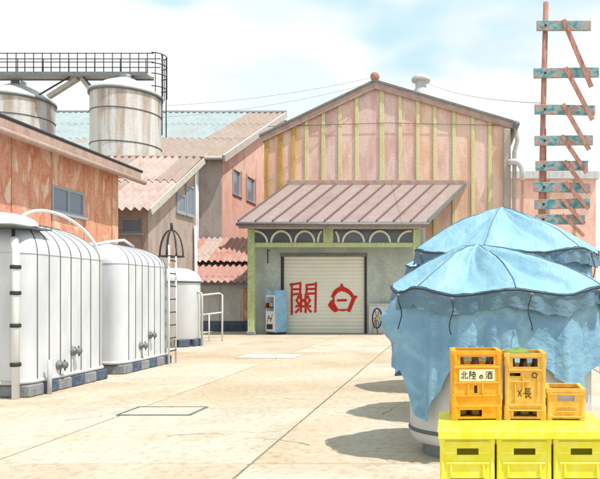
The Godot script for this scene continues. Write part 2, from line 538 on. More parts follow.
func build_ground() -> void:
	var g := structure("ground")
	put("ground_sheet", box_mesh(V(-400, -0.6, 600), V(400, -0.09, -60)), M.earth, g)
	var p := structure("pavement")
	var mats := [M.concrete_a, M.concrete_b, M.concrete_c]
	var xs := [-12.0, -9.4, -6.9, -4.4, -1.9, 0.6, 3.1, 5.6]
	var z := 0.2
	var row := 0
	while z < 27.0:
		var l: float = [2.6, 3.1, 2.9][row % 3]
		for i in xs.size() - 1:
			var cut := rng.randf() < 0.22
			var y := rng.randf_range(-0.004, 0.0)
			var spans := [[0.0, l]] if not cut else [[0.0, l * 0.45], [l * 0.45, l]]
			for sp: Array in spans:
				put("slab", box_mesh(V(xs[i] + 0.016, -0.15, z + sp[1] - 0.016), V(xs[i + 1] - 0.016, y, z + sp[0] + 0.016), 0.01), mats[rng.randi() % 3], p)
		z += l
		row += 1

	# hairline cracks that wander over the slabs
	var starts := [[-3.2, 7.0, 0.9, 0.25], [-1.5, 6.6, -0.7, 0.5], [-2.6, 9.6, 1.0, 0.1], [-5.2, 11.0, 0.8, 0.6], [-1.2, 11.8, -0.9, 0.2], [-3.6, 14.0, 1.0, -0.3], [-0.9, 8.3, 0.2, 1.0], [-4.9, 7.9, 0.3, 0.9], [-2.2, 16.5, -1.0, 0.3], [-5.6, 18.0, 1.0, 0.2]]
	for c: Array in starts:
		var st := tool_new()
		var at := Vector2(c[0], c[1])
		var way := Vector2(c[2], c[3]).normalized()
		var wide := 0.011
		for i in 14:
			var next := at + way.rotated(rng.randf_range(-0.7, 0.7)) * rng.randf_range(0.05, 0.14)
			var side := (next - at).orthogonal().normalized() * wide * 0.5
			var thin := side * 0.8
			quad(st, V(at.x - side.x, 0.003, at.y - side.y), V(at.x + side.x, 0.003, at.y + side.y), V(next.x + thin.x, 0.003, next.y + thin.y), V(next.x - thin.x, 0.003, next.y - thin.y))
			wide *= 0.9
			at = next
		put("crack", done(st), M.crack, p)

func build_factory() -> void:
	var o := thing("factory_building", "long brown and pink factory with blue grey corrugated roof behind the silos", "building", V(-11.4, 0, 31))
	var k := -o.position
	var at := func(t: Transform3D) -> Transform3D: return Transform3D(t.basis, t.origin + k)
	# front wall, facing the yard, in tall sheets
	for i in 16:
		put("cladding_sheet", box_mesh(Vector3(0, 0, -0.1), Vector3(1.97, 8.55, 0), 0.01), M.brown_wall if i % 3 else M.grey_brown_wall, o, at.call(Transform3D(Basis(), V(-13.4 - 2.0 * i, 0, 31))))
	# end wall facing right, with two shuttered windows
	var st := tool_new()
	var xf := facing_right(-11.4, 0, 31.1)
	var holes := [Rect2(1.5, 6.95, 1.15, 1.3), Rect2(3.7, 6.95, 1.4, 1.35)]
	plate(st, 22.0, 8.55, holes, 0.2, at.call(xf))
	prism(st, PackedVector2Array([Vector2(0, 8.55), Vector2(22, 8.55), Vector2(11, 13.7)]), 0.2, at.call(xf))
	put("end_wall", done(st), M.pink_wall, o)
	for r: Rect2 in holes:
		window(o, at.call(xf * Transform3D(Basis(), Vector3(r.position.x, r.position.y, 0))), r.size.x, r.size.y, 1, M.frame_grey)
		for s: float in [-0.16, r.size.x + 0.02]:
			put("window_shutter", box_mesh(Vector3(s, -0.08, 0.005), Vector3(s + 0.14, r.size.y + 0.1, 0.05), 0.01), M.grey_brown_wall, o, at.call(xf * Transform3D(Basis(), Vector3(r.position.x, r.position.y, 0))))
	# roof sheets
	var rs := slope(-11.2, 13.95, 42.1, 8.45, 30.6)
	var sheet := corrugated(1.2, 4.35, 0.4, 0.06)
	var mats := [M.roof_rust, M.roof_mix, M.roof_blue, M.roof_blue]
	for i in 30:
		for j in 3:
			var m: Material = mats[clampi(i / 2 + (rng.randi() % 2) - (1 if j == 2 else 0), 0, 3)]
			if i > 6 and rng.randf() < 0.12: m = M.roof_mix
			put("roof_sheet", sheet, m, o, at.call(rs * Transform3D(Basis(), Vector3(-1.2 * (i + 1), 0.02 * (2 - j), 4.22 * j))))
	put("rear_roof", box_mesh(V(-47.2, -0.02, 13.5), V(-11.2, 0.06, 0.4)), M.roof_blue, o, at.call(Transform3D(Basis(Vector3.RIGHT, -0.44), V(0, 13.75, 42.2))))
	put("ridge_cap", tube_mesh([V(-11.1, 14.0, 42.1) + k, V(-47, 14.0, 42.1) + k], 0.14, 8), M.steel, o)
	st = tool_new()
	bar(st, V(-11.12, 8.32, 30.5) + k, V(-11.12, 13.85, 42.1) + k, 0.12, 0.34)
	put("barge_board", done(st), M.fascia_pale, o)
	put("gutter", tube_mesh([V(-11.2, 8.35, 30.5) + k, V(-47, 8.35, 30.5) + k], 0.1, 8), M.fascia_pale, o)
	put("downpipe", tube_mesh([V(-12.55, 8.3, 30.75) + k, V(-12.55, 0, 30.75) + k], 0.09, 8), M.white_pipe, o)

func build_silos() -> void:
	var label := ["rust streaked grain silo at the picture's edge, under the walkway's open end", "rust streaked grain silo under the caged end of the walkway"]
	var prof := [Vector2(1.39, 0.0), Vector2(1.39, 3.0), Vector2(1.39, 6.0), Vector2(1.39, 8.8), Vector2(1.39, 10.3), Vector2(1.36, 10.38), Vector2(0.9, 10.72), Vector2(0.42, 10.95), Vector2(0.3, 11.0), Vector2(0, 11.02)]
	var where := [V(-19.35, 0, 27.8), V(-14.1, 0, 27.0)]
	for i in 2:
		var o := thing("silo", label[i], "silo", where[i], 0.4 * i, "grain silos")
		put("shell", lathe_mesh(prof.slice(0, 5), 48), M.silo, o)
		put("cone_roof", lathe_mesh([Vector2(1.46, 10.27), Vector2(1.46, 10.34)] + prof.slice(5), 48), M.tank_grey, o)
		for y: float in [2.2, 4.4, 6.5, 8.0, 9.4]:
			var ring: Array = []
			for a in 40: ring.append(Vector3(1.398 * cos(TAU * a / 40), y, 1.398 * sin(TAU * a / 40)))
			put("hoop", tube_mesh(ring, 0.022, 6, true), M.seam, o)
		put("eave_ring", lathe_mesh([Vector2(1.4, 10.16), Vector2(1.47, 10.18), Vector2(1.47, 10.26), Vector2(1.42, 10.3)], 48), M.steel, o)
		put("inlet", lathe_mesh([Vector2(0.3, 10.95), Vector2(0.3, 11.16), Vector2(0, 11.16)], 16), M.steel, o)
	# the walkway across the tops
	var w := thing("overhead_walkway", "steel conveyor walkway with railings on top of the two silos", "walkway", V(-16.5, 11.12, 27.4))
	var k := -w.position
	var x0 := -21.5
	var x1 := -13.15
	put("deck", box_mesh(V(x0, 11.17, 27.5) + k, V(x1, 11.22, 26.9) + k, 0.01), M.fascia_pale, w)
	for d: float in [26.88, 27.52]:
		var st := tool_new()
		box(st, V(x0, 11.12, d + 0.02) + k, V(x1, 11.28, d - 0.02) + k)
		put("side_beam", done(st), M.steel, w)
		for y: float in [11.7, 12.08]:
			put("handrail", tube_mesh([V(x0, y, d) + k, V(x1 + 0.3, y, d) + k], 0.02, 6), M.dark, w)
		for i in (23 if d < 27 else 8):
			var x := x0 + 0.02 + (0.38 if d < 27 else 1.14) * i
			put("rail_post", tube_mesh([V(x, 11.22, d) + k, V(x, 12.1, d) + k], 0.02, 6), M.dark, w)
	for i in 2:   # spouts to each silo from the middle of the walkway
		var side := -1.0 if i == 0 else 1.0
		var st := tool_new()
		bar(st, V(-16.3 + side * 0.1, 11.12, 27.3) + k, V(-16.3 + side * (1.35 if i == 0 else 0.75), 10.3, 27.25) + k, 0.2, 0.16)
		put("chute", done(st), M.fascia_pale, w)
		var s2 := tool_new()
		bar(s2, V(-16.3 + side * 0.3, 11.12, 27.05) + k, V(-16.3 + side * (1.6 if i == 0 else 1.0), 10.32, 27.0) + k, 0.05, 0.05)
		put("brace", done(s2), M.dark, w)
	# ladder cage at the right end
	for y: float in [10.7, 11.25, 11.7, 12.15]:
		var c: Array = []
		for a in 13: c.append(V(-12.98 + 0.42 * sin(PI * a / 12.0), y, 27.4 - 0.45 * cos(PI * a / 12.0)) + k)
		put("cage_hoop", tube_mesh(c, 0.022, 6), M.dark, w)
	for a: float in [0.12, 0.35, 0.65, 0.88]:
		var q := V(-12.98 + 0.42 * sin(PI * a), 0, 27.4 - 0.45 * cos(PI * a))
		put("cage_bar", tube_mesh([q + Vector3(0, 10.3, 0) + k, q + Vector3(0, 12.15, 0) + k], 0.018, 6), M.dark, w)
	for d: float in [27.2, 27.6]:
		put("ladder_stile", tube_mesh([V(-12.64, 8.6, d) + k, V(-12.64, 12.15, d) + k], 0.022, 6), M.dark, w)

func build_red_hall() -> void:
	var o := thing("timber_hall", "low orange red boarded hall with deep eave behind the ribbed tanks", "building", V(-9.0, 0, 9))
	var k := -o.position
	var d := 8.6
	var i := 0
	while d < 16.7:
		var w: float = [0.42, 0.38, 0.46, 0.4][i % 4]
		if d + w > 16.8: w = 16.8 - d
		var has_win := d > 13.95 and d < 15.2
		var x: float = -9.0 + [0.0, 0.012, 0.004][i % 3]
		var m: Material = M.red_wall if i % 3 != 1 else M.red_wall_b
		for span: Array in ([[0.0, 3.5], [4.1, 4.95]] if has_win else [[0.0, 4.95]]):
			put("wall_board", box_mesh(V(x - 0.05, span[0], d + w - 0.006) + k, V(x, span[1], d + 0.006) + k, 0.004), m, o)
		d += w
		i += 1
	put("wall_core", plate_mesh(8.2, 4.95, [Rect2(5.41, 3.5, 1.22, 0.6)], 0.12), M.brown_wall, o, Transform3D(facing_right(0, 0, 0).basis, V(-9.055, 0, 8.6) + k))
	put("end_wall", box_mesh(V(-17, 0, 16.8) + k, V(-9.06, 4.95, 16.6) + k), M.red_wall_b, o)
	window(o, Transform3D(facing_right(0, 0, 0).basis, V(-8.985, 3.5, 14.005) + k), 1.23, 0.6, 2, M.frame_grey, 0.0)
	# roof: rises away to the left
	var st := tool_new()
	prism(st, PackedVector2Array([Vector2(0, 0), Vector2(0, -0.2), Vector2(-8.5, 2.6), Vector2(-8.5, 2.8)]), 9.0)
	put("roof", done(st), M.roof_pink, o, Transform3D(Basis(), V(-8.62, 4.98, 8.1) + k))
	st = tool_new()
	box(st, V(-8.66, 4.74, 17.15) + k, V(-8.54, 5.0, 8.05) + k, Transform3D(), 0.02)
	put("fascia", done(st), M.fascia, o)
	put("roof_edge", tube_mesh([V(-8.56, 5.02, 17.2) + k, V(-8.56, 5.02, 8.05) + k], 0.045, 8), M.dark, o)
	put("gutter", tube_mesh([V(-8.5, 4.72, 17.25) + k, V(-8.5, 4.72, 8.05) + k], 0.07, 8), M.fascia, o)
	st = tool_new()
	prism(st, PackedVector2Array([Vector2(0, 0), Vector2(-8.3, 2.76), Vector2(-8.3, 0)]), 0.1)
	put("gable", done(st), M.red_wall_b, o, Transform3D(Basis(), V(-8.8, 4.75, 16.65) + k))

func build_shed() -> void:
	var o := thing("corrugated_shed", "small brown shed with faded pink corrugated roof beside the orange hall", "shed", V(-9.25, 0, 19))
	var k := -o.position
	var st := tool_new()
	plate(st, 6.0, 4.3, [Rect2(5.12, 3.5, 0.68, 0.46)], 0.15, Transform3D(Basis(), V(-15.25, 0, 19) + k))
	put("front_wall", done(st), M.brown_wall, o)
	window(o, Transform3D(Basis(), V(-10.13, 3.5, 19) + k), 0.68, 0.46, 1, M.frame_grey, 0.04)
	st = tool_new()
	var xf := Transform3D(facing_right(0, 0, 0).basis, V(-9.25, 0, 19.16) + k)
	plate(st, 3.3, 4.3, [Rect2(1.55, 4.3 - 0.0, 0.1, 0.1)], 0.15, xf)
	prism(st, PackedVector2Array([Vector2(0, 4.3), Vector2(3.3, 4.3), Vector2(3.3, 6.35)]), 0.15, xf)
	put("side_wall", done(st), M.brown_wall, o)
	for j in 2:
		var wx := 1.75 + 0.72 * j
		var top := 4.95 + 0.42 * j
		window(o, xf * Transform3D(Basis(), Vector3(wx, 4.42, 0.012)), 0.66, top - 4.42 + 0.1, 1, M.frame_grey, -0.05)
	var rs := slope(-9.0, 6.62, 22.65, 4.22, 18.65)
	var sheet := corrugated(0.78, 2.45, 0.26, 0.06)
	for i in 8:
		for j in 2:
			put("roof_sheet", sheet, M.roof_pink if (i + j) % 3 else M.roof_rust, o, Transform3D(rs.basis, rs * Vector3(-0.78 * (i + 1), 0.03 * (1 - j), 2.28 * j) + k))
	st = tool_new()
	bar(st, V(-8.98, 4.1, 18.6) + k, V(-8.98, 6.5, 22.65) + k, 0.05, 0.2)
	put("barge_board", done(st), M.fascia_pale, o)
	put("ridge_flashing", tube_mesh([V(-9.0, 6.66, 22.65) + k, V(-15.3, 6.66, 22.65) + k], 0.06, 6), M.fascia, o)
	put("rear_wall", box_mesh(V(-15.25, 0, 22.6) + k, V(-9.41, 6.4, 22.46) + k), M.brown_wall, o)
	put("downpipe", tube_mesh([V(-9.15, 4.1, 22.3) + k, V(-9.15, 0, 22.3) + k], 0.06, 8), M.white_pipe, o)

func build_lean_to() -> void:
	var o := thing("lean_to", "low lean-to with two tier faded red roof beside the green porch", "shed", V(-11, 0, 27))
	var k := -o.position
	put("wall", box_mesh(V(-14, 0.45, 27.55) + k, V(-8.75, 2.45, 27.4) + k), M.pale_render, o)
	put("plinth", box_mesh(V(-14.03, 0, 27.58) + k, V(-8.72, 0.45, 27.36) + k, 0.02), M.block_dark, o)
	put("end_wall", box_mesh(V(-14, 0, 31) + k, V(-13.85, 2.4, 27.56) + k), M.pale_render, o)
	for i in 5:
		put("wall_post", box_mesh(V(-13.4 + 1.05 * i, 0.45, 27.4) + k, V(-13.33 + 1.05 * i, 2.3, 27.36) + k, 0.01), M.frame_pale, o)
	put("patched_panel", box_mesh(V(-9.25, 0.46, 27.4) + k, V(-8.78, 1.9, 27.37) + k, 0.01), M.red_wall_b, o)
	var upper := slope(-8.72, 4.45, 30.9, 3.2, 28.75)
	var lower := slope(-8.72, 3.02, 28.9, 2.2, 26.9)
	var sa := corrugated(0.84, 2.55, 0.28, 0.06)
	var sb := corrugated(0.84, 2.2, 0.28, 0.06)
	for i in 7:
		put("roof_sheet", sa, M.roof_red if i % 3 else M.roof_pink, o, Transform3D(upper.basis, upper * Vector3(-0.84 * (i + 1), 0, 0) + k))
		put("roof_sheet", sb, M.roof_red, o, Transform3D(lower.basis, lower * Vector3(-0.84 * (i + 1), 0, 0) + k))
	put("step_board", box_mesh(V(-14.6, 2.95, 28.95) + k, V(-8.72, 3.17, 28.88) + k), M.dark, o)
	put("eave_board", box_mesh(V(-14.6, 2.02, 27.02) + k, V(-8.72, 2.14, 26.96) + k), M.steel, o)

func build_gable_hall() -> void:
	var o := thing("gabled_warehouse", "tall pink gabled warehouse with yellow green battens above the porch roof", "building", V(-3.0, 0, 29))
	var k := -o.position
	var xl := -8.65
	var xr := 2.8
	var xp := -3.5
	var top := func(x: float) -> float:
		return lerpf(8.95, 11.35, (x - xl) / (xp - xl)) if x < xp else lerpf(11.35, 9.55, (x - xp) / (xr - xp))
	var px := [266.7, 280.7, 293.4, 306.8, 323.5, 340.2, 356.9, 382.0, 400.3, 418.0, 435.0, 454.0, 473.0, 490.0, 508.0]
	var xs: Array[float] = []
	for p: float in px: xs.append((p - 450.0) / 620.0 * 29.0)
	var mats := [M.panel_orange, M.panel_orange, M.panel_orange, M.panel_salmon, M.panel_mauve, M.panel_salmon, M.panel_mauve, M.panel_mauve, M.panel_salmon, M.panel_orange, M.panel_salmon, M.panel_orange, M.panel_salmon, M.panel_orange]
	for i in xs.size() - 1:
		var a := xs[i]
		var b := xs[i + 1]
		var poly := PackedVector2Array([Vector2(a + 0.01, 0), Vector2(b - 0.01, 0), Vector2(b - 0.01, top.call(b))])
		if a < xp and b > xp: poly.append(Vector2(xp, top.call(xp)))
		poly.append(Vector2(a + 0.01, top.call(a)))
		put("cladding_panel", prism_mesh(poly, 0.1), mats[i], o, Transform3D(Basis(), V(0, 0, 29.0) + k))
	for i in xs.size():
		var w: float = 0.19 if i < 3 else (0.22 if i == 7 else 0.17)
		put("batten", box_mesh(V(xs[i] - w / 2, 4.0, 29.0) + k, V(xs[i] + w / 2, top.call(xs[i]) - 0.02, 28.92) + k, 0.015), M.batten_ochre if i < 3 else M.batten_green, o)
	put("cable_tray", tube_mesh([V(-8.5, 9.45, 28.9) + k, V(-3.0, 9.62, 28.9) + k, V(2.7, 9.5, 28.9) + k], 0.012, 6), M.seam, o)
	put("side_wall", box_mesh(V(xr - 0.1, 0, 52) + k, V(xr, 9.5, 29.12) + k), M.panel_salmon, o)
	put("side_wall", box_mesh(V(xl, 0, 52) + k, V(xl + 0.1, 8.9, 29.12) + k), M.panel_salmon, o)
	# roof: two slabs with barge boards
	for s in 2:
		var a := Vector2(xp, 11.42)
		var b := Vector2(xl - 0.22, 8.85) if s == 0 else Vector2(xr + 0.2, 9.5)
		var up := Vector2(0, 0.13)
		var st := tool_new()
		prism(st, PackedVector2Array([a, b, b + up, a + up]), 24.0)
		put("roof_slope", done(st), M.roof_mauve_b, o, Transform3D(Basis(), V(0, 0, 28.86) + k))
		st = tool_new()
		prism(st, PackedVector2Array([a + Vector2(0, -0.22), b + Vector2(0, -0.18), b + Vector2(0, 0.1), a + Vector2(0, 0.1)]), 0.06)
		put("barge_board", done(st), M.fascia, o, Transform3D(Basis(), V(0, 0, 28.82) + k))
		st = tool_new()
		prism(st, PackedVector2Array([a + Vector2(0, 0.1), b + Vector2(0, 0.1), b + Vector2(0, 0.2), a + Vector2(0, 0.2)]), 0.16)
		put("verge_flashing", done(st), M.steel, o, Transform3D(Basis(), V(0, 0, 28.76) + k))
	put("ridge_knob", lathe_mesh([Vector2(0.12, 0), Vector2(0.17, 0.08), Vector2(0.22, 0.2), Vector2(0.19, 0.34), Vector2(0.1, 0.42), Vector2(0, 0.44)], 16), M.timber_red, o, Transform3D(Basis(), V(xp, 11.55, 28.9) + k))
	# roof ventilator
	var v := put("ventilator", lathe_mesh([Vector2(0.42, -0.8), Vector2(0.36, 0.0), Vector2(0.27, 0.12), Vector2(0.27, 0.45)], 20), M.tank_grey, o, Transform3D(Basis(), V(-1.4, 11.42, 29.85) + k))
	put("ventilator_cap", lathe_mesh([Vector2(0.0, 0.44), Vector2(0.44, 0.45), Vector2(0.46, 0.55), Vector2(0.34, 0.72), Vector2(0.12, 0.78), Vector2(0, 0.79)], 20), M.tank_grey, v)
	# corner duct, gutter and the elbow on the right
	put("corner_duct", box_mesh(V(2.5, 0, 28.98) + k, V(2.82, 9.3, 28.7) + k, 0.03), M.grey_brown_wall, o)
	put("gutter_end", tube_mesh([V(3.05, 9.42, 28.3) + k, V(3.05, 9.42, 52) + k], 0.15, 10), M.steel, o)
	put("downpipe", tube_mesh([V(3.05, 9.3, 28.6) + k, V(3.12, 8.7, 28.62) + k, V(2.98, 8.2, 28.65) + k, V(2.98, 0, 28.65) + k], 0.1, 10), M.grey_brown_wall, o)
	var el: Array = []
	for i in 9: el.append(V(2.95 + 0.38 * sin(PI / 2 * i / 8.0), 7.72 - 0.45 + 0.45 * cos(PI / 2 * i / 8.0), 28.45) + k)
	el.append(V(3.33, 6.9, 28.45) + k)
	put("vent_elbow", tube_mesh([V(2.7, 7.72, 28.6) + k] + el, 0.14, 10), M.tank_grey, o)

func build_porch() -> void:
	var o := thing("loading_porch", "green framed loading porch with mauve roof and emblem painted shutter", "porch", V(-4.7, 0, 25.8))
	var k := -o.position
	# wall with the shutter opening
	var sx0 := -6.95
	var sx1 := -3.54
	var sh := 3.22
	put("wall", plate_mesh(7.2, 4.6, [Rect2(sx0 + 8.3, -0.1, sx1 - sx0, sh + 0.1)], 0.2), M.grey_green, o, Transform3D(Basis(), V(-8.3, 0, 25.8) + k))
	put("wall", box_mesh(V(-8.32, 0, 28.95) + k, V(-8.12, 4.6, 26.01) + k), M.grey_green, o)
	put("wall", box_mesh(V(-1.3, 0, 28.95) + k, V(-1.12, 4.6, 26.01) + k), M.grey_green, o)
	# shutter
	var s := put("roller_shutter", box_mesh(Vector3(0, 0, -0.05), Vector3(sx1 - sx0, 0.12, 0.03), 0.01), M.shutter, o, Transform3D(Basis(), V(sx0, 0.01, 25.9) + k))
	var st := tool_new(true)
	var pts: Array = []
	for i in 7: pts.append(Vector2(0.155 * i / 6.0, 0.026 * sin(PI * i / 6.0)))
	var rows: Array = []
	for p: Vector2 in pts: rows.append([Vector3(0, p.x, p.y), Vector3(sx1 - sx0, p.x, p.y)])
	grid(st, rows)
	var slat := done(st)
	for i in 20:
		put("slat", slat, M.shutter, s, Transform3D(Basis(), Vector3(0, 0.12 + 0.156 * i, 0)))
	put("guide_rail", box_mesh(V(sx0 - 0.08, 0, 25.93) + k, V(sx0 + 0.02, sh, 25.76) + k, 0.01), M.dark, o)
	put("guide_rail", box_mesh(V(sx1 - 0.02, 0, 25.93) + k, V(sx1 + 0.08, sh, 25.76) + k, 0.01), M.dark, o)
	put("lintel", box_mesh(V(sx0 - 0.1, sh - 0.02, 25.93) + k, V(sx1 + 0.1, sh + 0.1, 25.74) + k, 0.01), M.steel, o)
	# painted emblems, laid on the shutter: red characters and a five cornered badge
	var px := 25.85 / 620.0
	var gate := [
		[[1.0, 9.6], [1.0, 0.2]], [[0.6, 9.4], [4.0, 9.9], [3.9, 6.4]], [[1.0, 7.9], [3.8, 8.0]], [[1.0, 6.3], [3.8, 6.5]],
		[[9.4, 9.9], [9.2, 0.9]], [[9.4, 9.6], [6.2, 9.3], [6.1, 6.6]], [[6.2, 8.0], [9.2, 8.1]], [[6.2, 6.5], [9.2, 6.6]],
		[[3.4, 5.7], [4.9, 4.4], [3.5, 3.2], [2.7, 4.4], [3.4, 5.7]], [[6.6, 5.7], [5.1, 4.4], [6.5, 3.2], [7.3, 4.4], [6.6, 5.7]],
		[[4.2, 6.2], [4.2, 1.0]], [[5.8, 6.2], [5.8, 0.8]], [[2.6, 2.6], [7.4, 2.6]], [[3.4, 1.6], [2.5, 0.7]], [[6.7, 1.8], [7.6, 0.9]]]
	st = tool_new()
	strokes(st, gate, Vector2(-6.72, 0.78), Vector2(1.2, 1.32), 0.085, 0.0, 0.006)
	put("painted_character", done(st), M.red_paint, s, Transform3D(Basis(), V(-sx0, 0, -0.0305) * Vector3(1, 1, 1)))
	var badge := PackedVector2Array()
	for q: Array in [[305, 132], [318, 100], [340, 80], [358, 72], [370, 44], [382, 72], [402, 80], [425, 98], [445, 125], [470, 128], [452, 148], [420, 226], [398, 214], [380, 219], [345, 214], [334, 226], [312, 215], [286, 184], [300, 158], [320, 146]]:
		badge.append(Vector2((280 + q[0] / 6.0 - 450) * px, 1.6 + (295 - 275 - q[1] / 6.0) * px))
	var inner := PackedVector2Array()
	for q: Array in [[326, 133], [345, 108], [368, 98], [395, 105], [418, 122], [430, 140], [405, 205], [348, 206], [328, 172]]:
		inner.append(Vector2((280 + q[0] / 6.0 - 450) * px, 1.6 + (295 - 275 - q[1] / 6.0) * px))
	st = tool_new()
	ring_prism(st, badge, inner, 0.006, Transform3D(Basis(), Vector3(0, 0, 0.006)))
	strokes(st, [[[0, 5], [10, 5.8]]], Vector2((280 + 349 / 6.0 - 450) * px, 1.6 + (20 - 161 / 6.0) * px), Vector2(44 / 6.0 * px, 0.1), 0.1, 0.0, 0.006)
	put("painted_badge", done(st), M.red_paint, s, Transform3D(Basis(), Vector3(-sx0, 0, 0.0305)))
	# posts and frieze
	for x: float in [-8.1, -1.48]:
		put("post", box_mesh(V(x, 0, 25.02) + k, V(x + 0.26, 4.25, 24.78) + k, 0.02), M.green, o)
		put("post_foot", box_mesh(V(x - 0.04, 0, 25.06) + k, V(x + 0.3, 0.14, 24.74) + k, 0.02), M.block_pale, o)
	put("frieze_beam", box_mesh(V(-7.84, 3.52, 25.0) + k, V(-1.48, 3.7, 24.8) + k, 0.02), M.green, o)
	put("head_beam", box_mesh(V(-8.1, 4.25, 25.05) + k, V(-1.22, 4.47, 24.75) + k, 0.02), M.grey_green, o)
	put("mullion", box_mesh(V(-5.08, 3.7, 25.0) + k, V(-4.68, 4.25, 24.8) + k, 0.02), M.green, o)
	put("pane", box_mesh(V(-7.84, 3.7, 24.96) + k, V(-5.08, 4.25, 24.93) + k), M.pane_dark, o)
	put("pane", box_mesh(V(-4.68, 3.7, 24.96) + k, V(-1.48, 4.25, 24.93) + k), M.pane_dark, o)
	var arcs := [[-7.84, -7.3, 0.5, 1.0], [-7.22, -6.33, 0.0, 1.0], [-6.26, -5.4, 0.0, 1.0], [-5.34, -5.1, 0.0, 0.45], [-4.66, -4.42, 0.6, 1.0], [-4.34, -3.4, 0.0, 1.0], [-3.26, -2.36, 0.0, 1.0], [-2.12, -1.6, 0.0, 0.55]]
	for a: Array in arcs:
		var p := PackedVector2Array()
		var full: float = (a[1] - a[0]) / (1.0 if a[3] - a[2] > 0.9 else 0.5)
		var cx: float = a[0] + full / 2 if a[2] < 0.01 else a[1] - full / 2
		var outer: Array = []
		var inn: Array = []
		for i in 17:
			var t: float = lerpf(a[2], a[3], i / 16.0)
			outer.append(Vector2(cx - full / 2 * cos(PI * t), 3.7 + 0.5 * sin(PI * t)))
			inn.append(Vector2(cx - (full / 2 - 0.08) * cos(PI * t), 3.7 + 0.42 * sin(PI * t)))
		inn.reverse()
		for q: Vector2 in outer + inn: p.append(q)
		put("fanlight_arch", prism_mesh(p, 0.05), M.shutter, o, Transform3D(Basis(), V(0, 0, 24.87) + k))
	# roof in separate sheets with standing seams; its sides run askew to the wall above
	var f0 := V(-8.25, 4.45, 24.15)
	var f1 := V(-0.85, 4.45, 24.15)
	var b0 := V(-7.55, 6.75, 28.9)
	var b1 := V(0.75, 6.75, 28.9)
	var n := 11
	var drop := Vector3(0, -0.05, 0)
	for i in n:
		var a0 := f0.lerp(f1, float(i) / n) + k
		var a1 := f0.lerp(f1, float(i + 1) / n) + k
		var c0 := b0.lerp(b1, float(i) / n) + k
		var c1 := b0.lerp(b1, float(i + 1) / n) + k
		var lift := Vector3(0, rng.randf_range(-0.006, 0.006), 0)
		var t := tool_new()
		quad(t, a0 + lift, a1 + lift, c1, c0)
		quad(t, a1 + drop, a0 + drop, c0 + drop, c1 + drop)
		quad(t, a0 + drop, a1 + drop, a1 + lift, a0 + lift)
		quad(t, c0 + drop, a0 + drop, a0 + lift, c0)
		quad(t, a1 + drop, c1 + drop, c1, a1 + lift)
		put("roof_sheet", done(t), M.roof_mauve if i % 3 else M.roof_mauve_b, o)
		t = tool_new()
		bar(t, a0 + Vector3(0, 0.03, 0), c0 + Vector3(0, 0.03, 0), 0.05, 0.09)
		put("standing_seam", done(t), M.seam_mauve, o)
	var t2 := tool_new()
	bar(t2, f1 + k + Vector3(0, 0.03, 0), b1 + k + Vector3(0, 0.03, 0), 0.05, 0.16)
	put("verge", done(t2), M.steel, o)
	put("ridge_flashing", box_mesh(b0 + k + Vector3(-0.05, -0.03, -0.06), b1 + k + Vector3(0.05, 0.2, 0.05), 0.01), M.fascia, o)
	put("fascia", box_mesh(f0 + k + Vector3(0, -0.26, -0.06), f1 + k + Vector3(0, -0.055, -0.02), 0.005), M.fascia, o)
	put("gutter", tube_mesh([f0 + k + Vector3(-0.05, -0.1, 0.06), f1 + k + Vector3(0.05, -0.1, 0.06)], 0.07, 8), M.steel, o)
	put("soffit", box_mesh(V(-8.2, 4.3, 25.75) + k, V(-1.1, 4.34, 25.06) + k), M.grey_green, o)
	put("bracket", tube_mesh([V(-7.5, 3.45, 25.75) + k, V(-7.5, 3.45, 25.5) + k, V(-7.5, 2.9, 25.5) + k], 0.025, 6), M.dark, o)

func ring_prism(st: SurfaceTool, outer: PackedVector2Array, inner: PackedVector2Array, t: float, xf: Transform3D) -> void:   # a flat outline with a hole, made of wedges between two loops
	var c := Vector2.ZERO
	for p in inner: c += p / inner.size()
	var n := 72
	var oo: Array = []
	var ii: Array = []
	for i in n:
		var d := Vector2.from_angle(TAU * i / n)
		oo.append(loop_hit(outer, c, d))
		ii.append(loop_hit(inner, c, d))
	for i in n:
		var j := (i + 1) % n
		var z := Vector3(0, 0, -t)
		var a := Vector3(oo[i].x, oo[i].y, 0); var b := Vector3(oo[j].x, oo[j].y, 0)
		var e := Vector3(ii[j].x, ii[j].y, 0); var f := Vector3(ii[i].x, ii[i].y, 0)
		quad(st, xf * a, xf * b, xf * e, xf * f)
		quad(st, xf * (a + z), xf * (b + z), xf * b, xf * a)
		quad(st, xf * f, xf * e, xf * (e + z), xf * (f + z))

func loop_hit(loop: PackedVector2Array, c: Vector2, d: Vector2) -> Vector2:
	var best := c + d * 0.05
	for i in loop.size():
		var hit = Geometry2D.segment_intersects_segment(c, c + d * 10.0, loop[i], loop[(i + 1) % loop.size()])
		if hit != null and (hit - c).length() > (best - c).length(): best = hit
	return best

func build_far_building() -> void:
	var o := thing("far_building", "distant flat roofed pink building behind the timber tower", "building", V(8, 0, 45))
	var k := -o.position
	put("wall", box_mesh(V(3.6, 0, 58) + k, V(10.6, 10.0, 45) + k), M.pink_wall, o)
	put("parapet", box_mesh(V(3.4, 10.0, 58.2) + k, V(10.8, 10.55, 44.7) + k, 0.03), M.tank_grey, o)
	for i in 3:
		put("pilaster", box_mesh(V(5.2 + 1.9 * i, 0, 45) + k, V(5.35 + 1.9 * i, 10, 44.92) + k, 0.01), M.fascia, o)

# ------------------------------------------------------------------ tanks on the left
func plan(lx: float, lz: float, r: float, n: int) -> Array:   # a rounded rectangle, counter-clockwise seen from above
	var p: Array = []
	for c in 4:
		var cx: float = (lx / 2 - r) * [1, -1, -1, 1][c]
		var cz: float = (lz / 2 - r) * [-1, -1, 1, 1][c]
		for i in n + 1:
			var a := PI / 2 * c + PI / 2 * i / n
			p.append(Vector2(cx + r * cos(a), cz - r * sin(a)))
	return p

